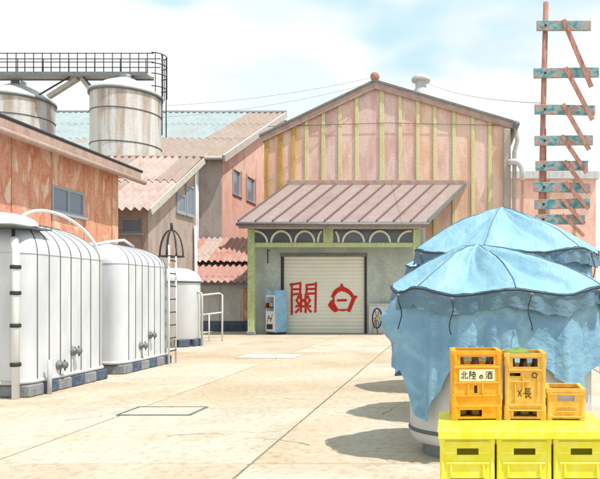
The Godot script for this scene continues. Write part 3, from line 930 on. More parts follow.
func tank_section(y: float, wall: float, rise: float) -> float:
	var t := clampf((y - wall) / rise, 0.0, 1.0)
	return sqrt(maxf(0.0, 1.0 - t * t))

func build_tanks() -> void:
	var specs := [
		{"x": -7.68, "d": 10.78, "lx": 2.16, "lz": 2.3, "wall": 2.26, "rise": 0.62, "label": "large white ribbed storage tank closest to the camera, with a level tube at its corner"},
		{"x": -7.68, "d": 13.55, "lx": 2.16, "lz": 2.2, "wall": 2.24, "rise": 0.5, "label": "white ribbed storage tank with caged ladder beside the small round tank"}]
	for si in 2:
		var s: Dictionary = specs[si]
		var o := thing("storage_tank", s.label, "tank", V(s.x, 0, s.d), 0.0, "white storage tanks along the orange hall")
		var pl := plan(s.lx, s.lz, 0.26, 8)
		var rows: Array = []
		var heights: Array = [0.2, 0.24, 0.7, 1.2, 1.8, s.wall]
		for i in range(1, 13): heights.append(s.wall + s.rise * sin(PI / 2 * i / 12.0))
		for y: float in heights:
			var sc := tank_section(y, s.wall, s.rise)
			var row: Array = []
			for q: Vector2 in pl: row.append(Vector3(q.x * sc, y, q.y * sc))
			rows.append(row)
		var st := tool_new(true)
		grid(st, rows, true)
		put("shell", done(st), M.tank_white, o)
		# upright ribs that run up over the dome
		var spots: Array = []
		for i in 7: spots.append(Vector2(s.lx / 2, s.lz / 2 - 0.28 - i * (s.lz - 0.54) / 6.0))
		for i in 2: spots.append(Vector2(s.lx / 2 - 0.5 - i * 0.6, s.lz / 2))
		for q: Vector2 in spots:
			var line: Array = []
			for y: float in heights:
				var sc := tank_section(y, s.wall, s.rise)
				if sc > 0.3: line.append(Vector3(q.x * sc, y, q.y * sc) * Vector3(1.002, 1, 1.002))
			var t := tool_new(true)
			tube(t, line, 0.009, 5)
			put("rib", done(t), M.seam, o)
		var rim: Array = []
		for q: Vector2 in pl: rim.append(Vector3(q.x * 1.004, s.wall, q.y * 1.004))
		put("shoulder_seam", tube_mesh(rim, 0.006, 5, true), M.tank_grey, o)
		var foot: Array = []
		for q: Vector2 in pl: foot.append(Vector3(q.x * 1.006, 0.23, q.y * 1.006))
		put("foot_band", tube_mesh(foot, 0.035, 6, true), M.tank_grey, o)
		# foundation blocks: along the front and the near side
		for i in 6:
			var z: float = s.lz / 2 - 0.03 - i * (s.lz - 0.06) / 6.0
			put("plinth_block", box_mesh(Vector3(s.lx / 2 - 0.5, 0, z - s.lz / 6.0 + 0.03), Vector3(s.lx / 2 + 0.05, 0.19, z), 0.02), M.block_dark if i % 2 else M.block_pale, o)
		for i in 3:
			var x: float = s.lx / 2 - 0.53 - i * 0.52
			put("plinth_block", box_mesh(Vector3(x - 0.5, 0, s.lz / 2 - 0.5), Vector3(x, 0.19, s.lz / 2 + 0.03), 0.02), M.block_dark, o)
		# outlet valves
		for vv: Array in [[0.02, 0.62], [-0.38, 0.42]]:
			var c := Vector3(s.lx / 2, vv[1] + (0.1 if si == 1 else 0.0), -vv[0] - 0.05)
			var t := tool_new(true)
			lathe(t, [Vector2(0, 0), Vector2(0.08, 0.0), Vector2(0.08, 0.03), Vector2(0.04, 0.035), Vector2(0.04, 0.1), Vector2(0.06, 0.1), Vector2(0.06, 0.13), Vector2(0, 0.13)], 14)
			var valve := put("valve", done(t), M.steel, o, Transform3D(Basis(Vector3(0, 0, 1), -PI / 2), c))
			put("handle", tube_mesh([Vector3(-0.09, 0.1, 0), Vector3(0.09, 0.12, 0.02)], 0.012, 6), M.dark, valve)
		if si == 0:
			var corner := Vector3(s.lx / 2 - 0.08, 0, s.lz / 2 + 0.1)
			put("level_tube", tube_mesh([corner + Vector3(0, 0.0, 0), corner + Vector3(0, 2.3, 0), corner + Vector3(-0.06, 2.44, -0.06), corner + Vector3(-0.3, 2.52, -0.4)], 0.055, 10), M.white_pipe, o)
			for y: float in [0.5, 1.1, 1.6, 2.0]:
				put("clamp", lathe_mesh([Vector2(0.07, 0), Vector2(0.075, 0.01), Vector2(0.075, 0.05), Vector2(0.07, 0.06)], 10), M.dark, o, Transform3D(Basis(), corner + Vector3(0, y, 0)))
			put("sight_plate", box_mesh(Vector3(0.42, 0.5, s.lz / 2 + 0.012), Vector3(0.56, 0.95, s.lz / 2 + 0.03), 0.01), M.white_machine, o)
			put("standpipe", tube_mesh([Vector3(s.lx / 2 + 0.12, 0, 0.75), Vector3(s.lx / 2 + 0.12, 0.55, 0.75)], 0.035, 8), M.tank_grey, o)
			# flat guard hoop standing off the dome
			var strip: Array = []
			for i in 25:
				var a := PI * (0.2 + 0.8 * i / 24.0)
				strip.append(Vector3(s.lx / 2 - 0.16 - 0.25 * sin(a), 2.2 + 0.86 * pow(maxf(sin(a), 0.0), 0.8), -0.08 + (s.lz / 2 + 0.03) * cos(a)))
			put("guard_hoop", tube_mesh(strip, 0.028, 8), M.white_pipe, o)
			# manway cover on short legs by the near shoulder
			put("cover_tray", box_mesh(Vector3(-0.48, 2.66, 0.45), Vector3(1.06, 2.69, 1.38), 0.01), M.steel, o)
			var t := tool_new(true)
			var hill: Array = []
			for i in 9:
				var f := i / 8.0
				var row: Array = []
				for j in 40:
					var a := TAU * j / 40
					var r := pow(maxf(0.0, 1.0 - pow(f, 2.2)), 0.5) * (1.0 + 0.05 * sin(a * 5 + 1.0) + 0.03 * sin(a * 11))
					row.append(Vector3(0.3 + 0.74 * cos(a) * r, 2.692 + 0.23 * f * (1.0 + 0.1 * sin(a * 3)), 0.92 - 0.44 * sin(a) * r))
				hill.append(row)
			grid(t, hill, true)
			put("cover_sheet", done(t), M.tank_white, o)
			for q: Array in [[-0.25, 1.15], [0.3, 1.15], [0.84, 1.15], [0.84, 0.45]]:
				put("cover_leg", tube_mesh([Vector3(q[0], 2.2, q[1] - 0.08), Vector3(q[0], 2.63, q[1] - 0.08)], 0.025, 6), M.dark, o)
		else:
			# ladder with a rounded cage at the far corner
			var lx: float = s.lx / 2 + 0.12
			for dz: float in [0.0, 0.36]:
				put("ladder_stile", tube_mesh([Vector3(lx, 0, -s.lz / 2 + dz), Vector3(lx, 2.75, -s.lz / 2 + dz)], 0.024, 8), M.white_pipe, o)
			for i in 8:
				put("ladder_rung", tube_mesh([Vector3(lx, 0.3 + 0.3 * i, -s.lz / 2), Vector3(lx, 0.3 + 0.3 * i, -s.lz / 2 + 0.36)], 0.016, 6), M.dark, o)
			var cc := Vector3(lx - 0.02, 2.5, -s.lz / 2 + 0.18)
			for i in 4:
				var dir := Vector3(cos(PI * i / 4.0), 0, sin(PI * i / 4.0))
				var arc: Array = []
				for j in 17:
					var a := PI * j / 16.0
					arc.append(cc + dir * 0.27 * cos(a) + Vector3(0, 0.62 * sin(a), 0))
				put("cage_bar", tube_mesh(arc, 0.016, 6), M.dark, o)
			var ring: Array = []
			for j in 20: ring.append(cc + Vector3(0.27 * cos(TAU * j / 20), 0.0, 0.27 * sin(TAU * j / 20)))
			put("cage_hoop", tube_mesh(ring, 0.016, 6, true), M.dark, o)
			put("finial", tube_mesh([cc + Vector3(0, 0.6, 0), cc + Vector3(0, 0.78, 0)], 0.03, 6), M.dark, o)
			put("top_pipe", tube_mesh([Vector3(0.3, 2.6, 0.9), Vector3(0.5, 2.72, 0.5), Vector3(0.55, 2.8, 0.0), Vector3(0.5, 2.7, -0.5)], 0.03, 8), M.white_pipe, o)
	# the small round tank
	var r := thing("round_tank", "small white round tank with domed lid beside the white handrail", "tank", V(-8.62, 0, 19.6))
	put("shell", lathe_mesh([Vector2(0.66, 0.22), Vector2(0.68, 0.26), Vector2(0.68, 2.02)], 40), M.tank_white, r)
	put("domed_lid", lathe_mesh([Vector2(0.71, 2.02), Vector2(0.71, 2.07), Vector2(0.66, 2.2), Vector2(0.52, 2.34), Vector2(0.3, 2.43), Vector2(0, 2.46)], 40), M.tank_white, r)
	put("shoulder_seam", lathe_mesh([Vector2(0.69, 1.98), Vector2(0.72, 2.0), Vector2(0.72, 2.02), Vector2(0.7, 2.04)], 40), M.seam, r)
	for i in 9:
		put("plinth_block", box_mesh(Vector3(-0.17, 0, 0.42), Vector3(0.17, 0.22, 0.72), 0.02), M.block_dark if i % 3 else M.block_pale, r, Transform3D(Basis(Vector3.UP, TAU * i / 9.0), Vector3.ZERO))
	put("drain_pipe", tube_mesh([Vector3(0.66, 1.7, 0.1), Vector3(0.8, 1.65, 0.1), Vector3(0.82, 1.5, 0.1), Vector3(0.82, 0.0, 0.1)], 0.035, 8), M.tank_grey, r)

# ------------------------------------------------------------------ small things in the yard
func build_yard_things() -> void:
	var h := thing("handrail", "white tubular handrail frame beside the small round tank", "handrail", V(-8.0, 0, 21.5))
	put("frame", tube_mesh([Vector3(-0.62, 0, 0.5), Vector3(-0.62, 1.5, 0.5), Vector3(-0.55, 1.58, 0.45), Vector3(0.02, 1.66, 0.05), Vector3(0.1, 1.6, 0), Vector3(0.1, 0, 0)], 0.032, 8), M.white_pipe, h)
	put("mid_rail", tube_mesh([Vector3(-0.62, 0.9, 0.5), Vector3(0.1, 1.0, 0)], 0.026, 8), M.white_pipe, h)
	put("post", tube_mesh([Vector3(-0.26, 0, 0.25), Vector3(-0.26, 0.93, 0.25)], 0.024, 8), M.white_pipe, h)
	# vending machine turned towards the left
	var v := thing("vending_machine", "pale blue vending machine with white front beside the roller shutter", "vending machine", V(-7.12, 0, 25.32), -0.62)
	put("cabinet", box_mesh(Vector3(-0.3, 0.08, -0.33), Vector3(0.3, 1.8, 0.25), 0.02), M.blue_machine, v)
	put("base", box_mesh(Vector3(-0.27, 0, -0.3), Vector3(0.27, 0.08, 0.22)), M.dark, v)
	put("front_panel", box_mesh(Vector3(-0.28, 0.12, 0.252), Vector3(0.28, 1.6, 0.28), 0.01), M.white_machine, v)
	put("display_window", box_mesh(Vector3(-0.23, 0.95, 0.282), Vector3(0.23, 1.52, 0.29), 0.004), M.pane, v)
	put("dispensing_flap", box_mesh(Vector3(-0.2, 0.22, 0.282), Vector3(0.16, 0.42, 0.3), 0.006), M.dark, v)
	for i in 4:
		put("sample_can", lathe_mesh([Vector2(0.0, 0), Vector2(0.035, 0.0), Vector2(0.035, 0.16), Vector2(0, 0.16)], 10), [M.red_paint, M.ink, M.crate_orange, M.blue_machine][i], v, Transform3D(Basis(), Vector3(-0.165 + 0.11 * i, 1.12, 0.325)))
	put("shelf_strip", box_mesh(Vector3(-0.22, 1.08, 0.291), Vector3(0.22, 1.12, 0.37)), M.dark, v)
	put("mark", strokes_mesh([[[0, 0], [3, 8], [6, 1], [9, 9]], [[1, 5], [8, 4]]], Vector2(-0.18, 0.5), Vector2(0.36, 0.34), 0.03), M.ink, v, Transform3D(Basis(), Vector3(0, 0, 0.281)))
	# pale splash board right of the shutter, with a spoked wheel before it
	var b := thing("splash_board", "white board standing against the porch wall behind the spoked wheel", "board", V(-2.75, 0, 25.62))
	put("sheet", box_mesh(Vector3(-0.6, 0, -0.03), Vector3(0.75, 1.25, 0.03), 0.01), M.tank_white, b)
	put("batten", box_mesh(Vector3(-0.6, 1.16, 0.03), Vector3(0.75, 1.25, 0.06), 0.008), M.tank_grey, b)
	var wh := thing("hose_reel", "small spoked hose reel standing before the white board", "hose reel", V(-2.95, 0.0, 25.1), 1.15)
	var ring: Array = []
	for i in 28: ring.append(Vector3(0.36 * cos(TAU * i / 28), 0.66 + 0.4 * sin(TAU * i / 28), 0))
	put("rim", tube_mesh(ring, 0.03, 8, true), M.dark, wh)
	for i in 6:
		put("spoke", tube_mesh([Vector3(0, 0.66, 0), Vector3(0.36 * cos(PI * i / 3), 0.66 + 0.4 * sin(PI * i / 3), 0)], 0.014, 6), M.dark, wh)
	put("hub", lathe_mesh([Vector2(0, -0.06), Vector2(0.08, -0.05), Vector2(0.08, 0.05), Vector2(0, 0.06)], 14), M.crate_ochre, wh, Transform3D(Basis(Vector3.RIGHT, PI / 2), Vector3(0, 0.66, 0)))
	put("stand", tube_mesh([Vector3(-0.25, 0.0, -0.12), Vector3(0, 0.66, -0.07), Vector3(0.25, 0.0, -0.12)], 0.022, 6), M.steel, wh)
	# drain cover let into the paving
	var g := thing("drain_cover", "rectangular steel drain cover in the paving before the ribbed tanks", "drain cover", V(-3.95, 0, 8.55))
	put("frame", plate_mesh(1.0, 0.62, [Rect2(0.025, 0.025, 0.95, 0.57)], 0.012), M.steel, g, Transform3D(Basis(Vector3.RIGHT, -PI / 2), Vector3(-0.5, 0.009, 0.31)))
	for i in 2:
		put("lid", box_mesh(Vector3(-0.455 + 0.46 * i, 0.001, -0.265), Vector3(-0.005 + 0.46 * i, 0.006, 0.265)), M.concrete_c, g)
	var j := thing("paving_patch", "thin pale square patch plate in the paving before the porch", "cover plate", V(-4.7, 0, 16.2))
	put("plate", box_mesh(Vector3(-0.75, 0.001, -0.5), Vector3(0.75, 0.008, 0.5), 0.003), M.tank_grey, j)

func strokes_mesh(lines: Array, at: Vector2, size: Vector2, thick: float, relief := 0.002) -> ArrayMesh:
	var st := tool_new()
	strokes(st, lines, at, size, thick, 0.0, relief)
	return done(st)

# ------------------------------------------------------------------ tarpaulin covered tanks on the right
func build_covered_tanks() -> void:
	var specs := [
		{"c": V(0.52, 0, 6.4), "a": 1.09, "b": 0.72, "edge": 1.70, "apex": 2.13, "ax": -0.22, "ridges": 7, "seed": 3, "skirt": 0.98, "tank": "pale grey tank under the front blue tarpaulin, behind the crates", "tarp": "blue tarpaulin tied over the front tank, hanging in points behind the crates"},
		{"c": V(0.76, 0, 8.15), "a": 1.17, "b": 0.78, "edge": 2.18, "apex": 2.76, "ax": -0.08, "ridges": 6, "seed": 8, "skirt": 1.2, "tank": "pale grey tank hidden under the taller peaked blue tarpaulin", "tarp": "taller peaked blue tarpaulin just behind the front one"},
		{"c": V(0.42, 0, 10.5), "a": 1.12, "b": 0.8, "edge": 2.12, "apex": 2.42, "ax": 0.0, "ridges": 6, "seed": 14, "skirt": 1.0, "tank": "pale grey tank farthest back of the three under blue tarpaulins", "tarp": "blue tarpaulin farthest back of the three, mostly hidden by the taller one"}]
	for s: Dictionary in specs:
		var a: float = s.a
		var b: float = s.b
		var k := thing("covered_tank", s.tank, "tank", s.c, 0.0, "tanks under blue tarpaulins")
		put("shell", lathe_mesh([Vector2(0.8, 0.12), Vector2(0.88, 0.14), Vector2(0.905, 0.2), Vector2(0.905, s.edge - 0.3), Vector2(0.8, s.edge - 0.14), Vector2(0.0, s.edge - 0.1)], 56, a - 0.06, b - 0.06), M.tank_grey, k)
		put("foot_ring", lathe_mesh([Vector2(0.78, 0), Vector2(0.78, 0.125)], 40, a - 0.06, b - 0.06), M.steel, k)
		put("band", lathe_mesh([Vector2(0.905, 0.24), Vector2(0.92, 0.25), Vector2(0.92, 0.27), Vector2(0.905, 0.28)], 56, a - 0.06, b - 0.06), M.seam, k)
		tarp(s)

func tarp(s: Dictionary) -> void:
	var o := thing("tarpaulin", s.tarp, "tarpaulin", s.c, 0.0, "blue tarpaulins over the tanks")
	var a: float = s.a
	var b: float = s.b
	var n := FastNoiseLite.new()
	n.seed = s.seed
	n.frequency = 1.6
	n.fractal_octaves = 3
	var nt := 168
	var r0: float = s.seed * 0.7
	var ridge := func(t: float) -> float: return pow(absf(cos(s.ridges * 0.5 * t + r0)), 2.2)
	var edge_r := func(t: float) -> float: return 0.99 + 0.045 * ridge.call(t) + 0.012 * sin(t * 23 + r0)
	var edge_y := func(t: float) -> float: return s.edge - 0.045 + 0.06 * ridge.call(t) + 0.02 * n.get_noise_2d(cos(t) * 2, sin(t) * 2) - 0.05 * maxf(0.0, -sin(t)) * (1.0 if s.seed == 3 else 0.3)
	# canopy: rows from the edge up to the peak; -sin(t) > 0 is the near side (z = -sin * b points away for t in 0..pi)
	var rows: Array = []
	var nr := 22
	for i in nr + 1:
		var f := float(i) / nr
		var row: Array = []
		for j in nt:
			var t := TAU * j / nt
			var rr: float = edge_r.call(t) * (1.0 - f)
			var x: float = a * cos(t) * rr + s.ax * smoothstep(0.0, 1.0, f)
			var z := -b * sin(t) * rr
			var up := pow(f, 0.92)
			var sag: float = -0.12 * sin(PI * f) * (1.0 - ridge.call(t)) + 0.055 * sin(PI * f)
			var crease := 0.016 * n.get_noise_3d(x * 1.6, f * 2.0, z * 2.2) * minf(1.0, f * 6) + 0.008 * sin(t * 31 + f * 9) * sin(PI * f)
			var y: float = lerpf(edge_y.call(t), s.apex, up) + sag + crease
			if f > 0.9: y = minf(y, s.apex - 0.03 + 0.03 * (f - 0.9) * 10)
			row.append(Vector3(x, y, z))
		rows.append(row)
	var st := tool_new(true)
	grid(st, rows, true)
	put("canopy", done(st), M.tarp, o)
	for q in s.ridges:   # stitched seams run down the ridges
		var j := int(round(fposmod((PI * q - r0) / (s.ridges * 0.5), TAU) / TAU * nt)) % nt
		var seam: Array = []
		for i in nr: seam.append(rows[i][j] + Vector3(0, 0.002, 0))
		put("seam", tube_mesh(seam, 0.006, 5), M.tarp_hem_shade, o)
	# valance: hangs from the edge in gathered folds
	rows = []
	for i in 8:
		var f := 1.0 - i / 7.0
		var row: Array = []
		for j in nt:
			var t := TAU * j / nt
			var fold := 0.03 * f * sin(t * 29 + 2.0 * sin(t * 5 + r0)) + 0.02 * f * n.get_noise_2d(t * 6, f * 2)
			var rr: float = edge_r.call(t) + fold + 0.012 * f
			var drop: float = (0.19 + 0.02 * sin(t * 6 + r0) + 0.012 * sin(t * 29)) * f
			row.append(Vector3(a * cos(t) * rr, edge_y.call(t) - drop + 0.001, -b * sin(t) * rr))
		rows.append(row)
	st = tool_new(true)
	grid(st, rows, true)
	put("valance", done(st), M.tarp_hem_shade, o)
	# skirt: the lower sheet wrapped round the tank, in long folds with a hanging point
	rows = []
	var m := 26
	var tip := PI + 0.72
	for i in m + 1:
		var f := 1.0 - float(i) / m
		var row: Array = []
		for j in nt:
			var t := TAU * j / nt
			var low: float = s.skirt + 0.16 * sin(t * 3 + r0) + 0.07 * sin(t * 7 + 1.0)
			if s.seed == 3:
				low = 0.86 + 0.08 * sin(t * 9) - 0.46 * exp(-pow((t - tip) / 0.2, 2.0)) + 0.14 * exp(-pow((t - 4.5) / 0.35, 2.0)) - 0.1 * exp(-pow((t - 5.4) / 0.3, 2.0))
			var y: float = lerpf(s.edge - 0.1, low, f)
			var ph := t * 11 + 2.2 * n.get_noise_2d(cos(t) * 1.5, sin(t) * 1.5) * 2.0 + 0.9 * f * sin(t * 2 + r0)
			var pleat: float = asin(sin(ph) * 0.97) / 1.4   # sharp sided folds
			var fold := 0.06 * pleat * (0.12 + 0.88 * f) + 0.012 * sin(ph * 2.3 + 3.0 * f) * f + 0.012 * n.get_noise_3d(cos(t) * 2, y * 1.5, sin(t) * 2)
			var rr := 0.935 + 0.04 * f + fold
			if s.seed == 3:
				rr += 0.17 * exp(-pow((t - (PI + 0.05)) / 0.3, 2.0)) * exp(-pow((y - 1.36) / 0.22, 2.0)) * (1.0 + 0.5 * n.get_noise_2d(t * 3, y * 2.2))
			elif s.seed == 14:
				rr += 0.12 * exp(-pow((t - PI) / 0.5, 2.0)) * exp(-pow((y - 1.5) / 0.35, 2.0)) * (1.0 + 0.6 * n.get_noise_2d(t * 3, y * 2.2))
			row.append(Vector3(a * cos(t) * rr, y, -b * sin(t) * rr))
		rows.append(row)
	st = tool_new(true)
	grid(st, rows, true)
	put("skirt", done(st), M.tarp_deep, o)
	# cords: one round the valance, a few down the peak and hanging ties
	var cord: Array = []
	for j in 60:
		var t := TAU * j / 60
		var rr: float = edge_r.call(t) + 0.018
		cord.append(Vector3(a * cos(t) * rr, edge_y.call(t) - 0.02, -b * sin(t) * rr))
	put("cord", tube_mesh(cord, 0.007, 5, true), M.rope, o)
	for q: float in [3.6, 4.25, 4.9, 5.6]:
		var rr: float = edge_r.call(q) + 0.05
		var p := Vector3(a * cos(q) * rr, edge_y.call(q) - 0.05, -b * sin(q) * rr)
		var hang: Array = []
		for i in 13: hang.append(p + Vector3(0.018 * sin(i * 0.5 + q * 3.0) - 0.018 * sin(q * 3.0), -0.027 * i, 0.03 * sin(PI * i / 24.0)))
		put("tie", tube_mesh(hang, 0.006, 5), M.rope, o)
		put("eyelet", lathe_mesh([Vector2(0.008, -0.006), Vector2(0.02, -0.004), Vector2(0.02, 0.004), Vector2(0.008, 0.006)], 10), M.steel, o, Transform3D(Basis(Vector3.RIGHT, PI / 2), p))

# ------------------------------------------------------------------ the tower at the right
func build_tower() -> void:
	var o := thing("timber_tower", "tall red timber post with teal and pink cross boards rising behind the tarpaulins", "tower", V(2.1, 0, 14))
	put("post", tube_mesh([Vector3(-0.05, 0, 0), Vector3(-0.05, 3.2, 0), Vector3(0.0, 5.4, 0), Vector3(0.07, 8.2, 0)], 0.062, 10), M.timber_red, o)
	put("rear_post", tube_mesh([Vector3(0.05, 0, -0.5), Vector3(0.1, 3.2, -0.35), Vector3(0.05, 5.4, -0.16)], 0.05, 8), M.timber_red, o)
	var ys := [28.0, 75.0, 111.0, 142.0, 167.0, 188.0, 205.0, 220.0]
	var x0 := [536.0, 533.0, 534.0, 534.0, 535.0, 533.0, 534.0, 535.0]
	var x1 := [590.0, 598.0, 594.0, 592.0, 587.0, 590.0, 589.0, 584.0]
	var s := 14.0 / 620.0
	for i in 8:
		var y: float = 1.6 + (295.0 - ys[i]) * s
		var a: float = (x0[i] - 450.0) * s - 2.1
		var b: float = (x1[i] - 450.0) * s - 2.1
		var t := 0.02 * sin(i * 2.3)
		put("cross_board", box_mesh(Vector3(a, -0.11, -0.03), Vector3(b, 0.11, 0.03), 0.01), M.timber_teal, o, Transform3D(Basis(Vector3(0, 0, 1), t), Vector3(0, y, 0.11)))
		var my: float = (562.0 + 2.0 * sin(i * 1.7) - 450.0) * s - 2.1
		var drop: float = (ys[i + 1] - ys[i] if i < 7 else 13.0) * s * 1.32
		var st := tool_new()
		bar(st, Vector3(my, y + 0.1, 0.19), Vector3(my + 0.62 - 0.02 * i, y - drop, 0.21 + 0.004 * (i % 2)), 0.03, 0.105 - 0.004 * i, Vector3(0, 0, 1))
		put("diagonal_brace", done(st), M.timber_red, o)
		put("bolt", lathe_mesh([Vector2(0, 0), Vector2(0.03, 0.0), Vector2(0.03, 0.02), Vector2(0, 0.025)], 8), M.dark, o, Transform3D(Basis(Vector3.RIGHT, PI / 2), Vector3(-0.02 + 0.008 * (8 - i), y, 0.14)))

func build_cables() -> void:
	var ends := [
		["overhead_cable", "thin cable from the silo to the warehouse peak, upper of two", V(-12.66, 9.9, 27.2), V(-3.5, 11.7, 28.72), 0.22],
		["overhead_cable", "thin cable from the silo to the warehouse peak, lower of two", V(-12.66, 9.4, 27.2), V(-3.7, 11.42, 28.76), 0.25],
		["overhead_cable", "thin cable from the roof ventilator to the timber tower", V(-1.15, 11.75, 29.6), V(2.15, 5.9, 13.9), 0.2]]
	for e: Array in ends:
		var a: Vector3 = e[2]
		var b: Vector3 = e[3]
		var o := thing(e[0], e[1], "cable", a)
		var pts: Array = []
		for i in 25:
			var f := i / 24.0
			pts.append(a.lerp(b, f) - a - Vector3(0, e[4] * 4 * f * (1 - f), 0))
		put("wire", tube_mesh(pts, 0.009, 5), M.cable, o)

# ------------------------------------------------------------------ crates
const NORTH := [[[3.5, 9.5], [3.5, 0.5]], [[0.5, 6.5], [3.5, 6.5]], [[0.3, 1.5], [3.5, 3.0]], [[6.0, 9.5], [6.0, 1.2], [9.5, 1.2], [9.7, 3.0]], [[9.0, 7.5], [6.0, 5.5]]]
const LAND := [[[1, 9.5], [1, 0.5]], [[1, 9.3], [3, 9.3], [2, 7], [3, 5], [1.5, 3.8]], [[4.5, 8.3], [9, 8.3]], [[6.7, 9.8], [6.7, 6.2]], [[4, 6.2], [9.6, 6.2]], [[5.6, 6.2], [4.5, 4.6]], [[7.8, 6.2], [9.2, 4.8]], [[4.8, 3.2], [9, 3.2]], [[6.8, 4.6], [6.8, 0.7]], [[4, 0.7], [9.7, 0.7]]]
const OF := [[[5.4, 8], [4.6, 4], [2.8, 1.6], [1.2, 3], [1.6, 6], [4.2, 8.4], [7, 8], [8.8, 5.5], [8, 2.6], [5.8, 1]]]
const SAKE := [[[1, 9], [2, 8]], [[0.4, 6.3], [1.5, 5.5]], [[0.6, 0.8], [2.2, 4]], [[3.2, 9], [9.8, 9]], [[3.8, 7], [3.8, 0.6]], [[9.3, 7], [9.3, 0.6]], [[3.8, 7], [9.3, 7]], [[3.8, 0.8], [9.3, 0.8]], [[5.6, 9], [5.6, 6], [4.8, 4.5]], [[7.4, 9], [7.4, 4.8], [8.8, 4.6]], [[3.8, 2.6], [9.3, 2.6]]]
const LONG := [[[3, 9.5], [3, 4.8]], [[3, 9.3], [8.5, 9.3]], [[3, 7.8], [8, 7.8]], [[3, 6.3], [8, 6.3]], [[0.5, 4.8], [9.5, 4.8]], [[3.5, 4.8], [3.5, 0.8], [5, 1.8]], [[5, 4.8], [6.5, 2.5], [9.5, 0.6]], [[8.5, 3.8], [6.5, 2.5]]]
const CROSS := [[[1, 8.5], [8.5, 1]], [[8, 9], [1.5, 1.5]]]

func crate(o: Node3D, w: float, h: float, dp: float, m: Material, holes: Array, side_holes: Array) -> void:   # an open bottle crate, front at z 0, centred on x
	var t := 0.012
	put("front", plate_mesh(w - 0.03, h - 0.02, holes, t), m, o, Transform3D(Basis(), Vector3(-w / 2 + 0.015, 0.01, -0.006)))
	put("back", plate_mesh(w - 0.03, h - 0.02, holes, t), m, o, Transform3D(Basis(Vector3.UP, PI), Vector3(w / 2 - 0.015, 0.01, -dp + 0.006)))
	put("side", plate_mesh(dp - 0.03, h - 0.02, side_holes, t), m, o, Transform3D(Basis(Vector3(0, 0, 1), Vector3.UP, Vector3(-1, 0, 0)), Vector3(-w / 2 + 0.006, 0.01, -dp + 0.015)))
	put("side", plate_mesh(dp - 0.03, h - 0.02, side_holes, t), m, o, Transform3D(Basis(Vector3(0, 0, -1), Vector3.UP, Vector3(1, 0, 0)), Vector3(w / 2 - 0.006, 0.01, -0.015)))
	put("floor", box_mesh(Vector3(-w / 2 + 0.015, 0.012, -dp + 0.015), Vector3(w / 2 - 0.015, 0.024, -0.015)), m, o)
	for sx: float in [-1, 1]:
		for z: float in [-0.018, -dp + 0.018]:
			put("corner_post", lathe_mesh([Vector2(0, 0), Vector2(0.02, 0.0), Vector2(0.022, 0.004), Vector2(0.022, h * 0.2), Vector2(0.018, h * 0.23), Vector2(0.018, h * 0.8), Vector2(0.022, h * 0.83), Vector2(0.022, h - 0.004), Vector2(0.02, h), Vector2(0, h)], 12), m, o, Transform3D(Basis(), Vector3(sx * (w / 2 - 0.02), 0, z)))
	var st := tool_new()
	plate(st, w + 0.004, dp + 0.004, [Rect2(0.028, 0.028, w - 0.052, dp - 0.052)], 0.024)
	put("rim", done(st), m, o, Transform3D(Basis(Vector3.RIGHT, -PI / 2), Vector3(-w / 2 - 0.002, h - 0.002, 0.002)))

func bottles(o: Node3D, w: float, h: float, dp: float) -> void:
	var me := lathe_mesh([Vector2(0, 0), Vector2(0.048, 0), Vector2(0.05, 0.01), Vector2(0.05, h * 0.55), Vector2(0.02, h * 0.75), Vector2(0.016, h * 0.9), Vector2(0, h * 0.9)], 12)
	for i in 3:
		for j in 2:
			put("bottle", me, M.glass_bottle, o, Transform3D(Basis(), Vector3((i - 1) * (w / 3.3), 0.025, -dp * (0.28 + 0.44 * j))))

func rib_bars(o: Node3D, list: Array, m: Material) -> void:
	for r: Array in list:
		put("rib", box_mesh(Vector3(r[0], r[1], -0.007), Vector3(r[2], r[3], 0.004), 0.003), m, o)

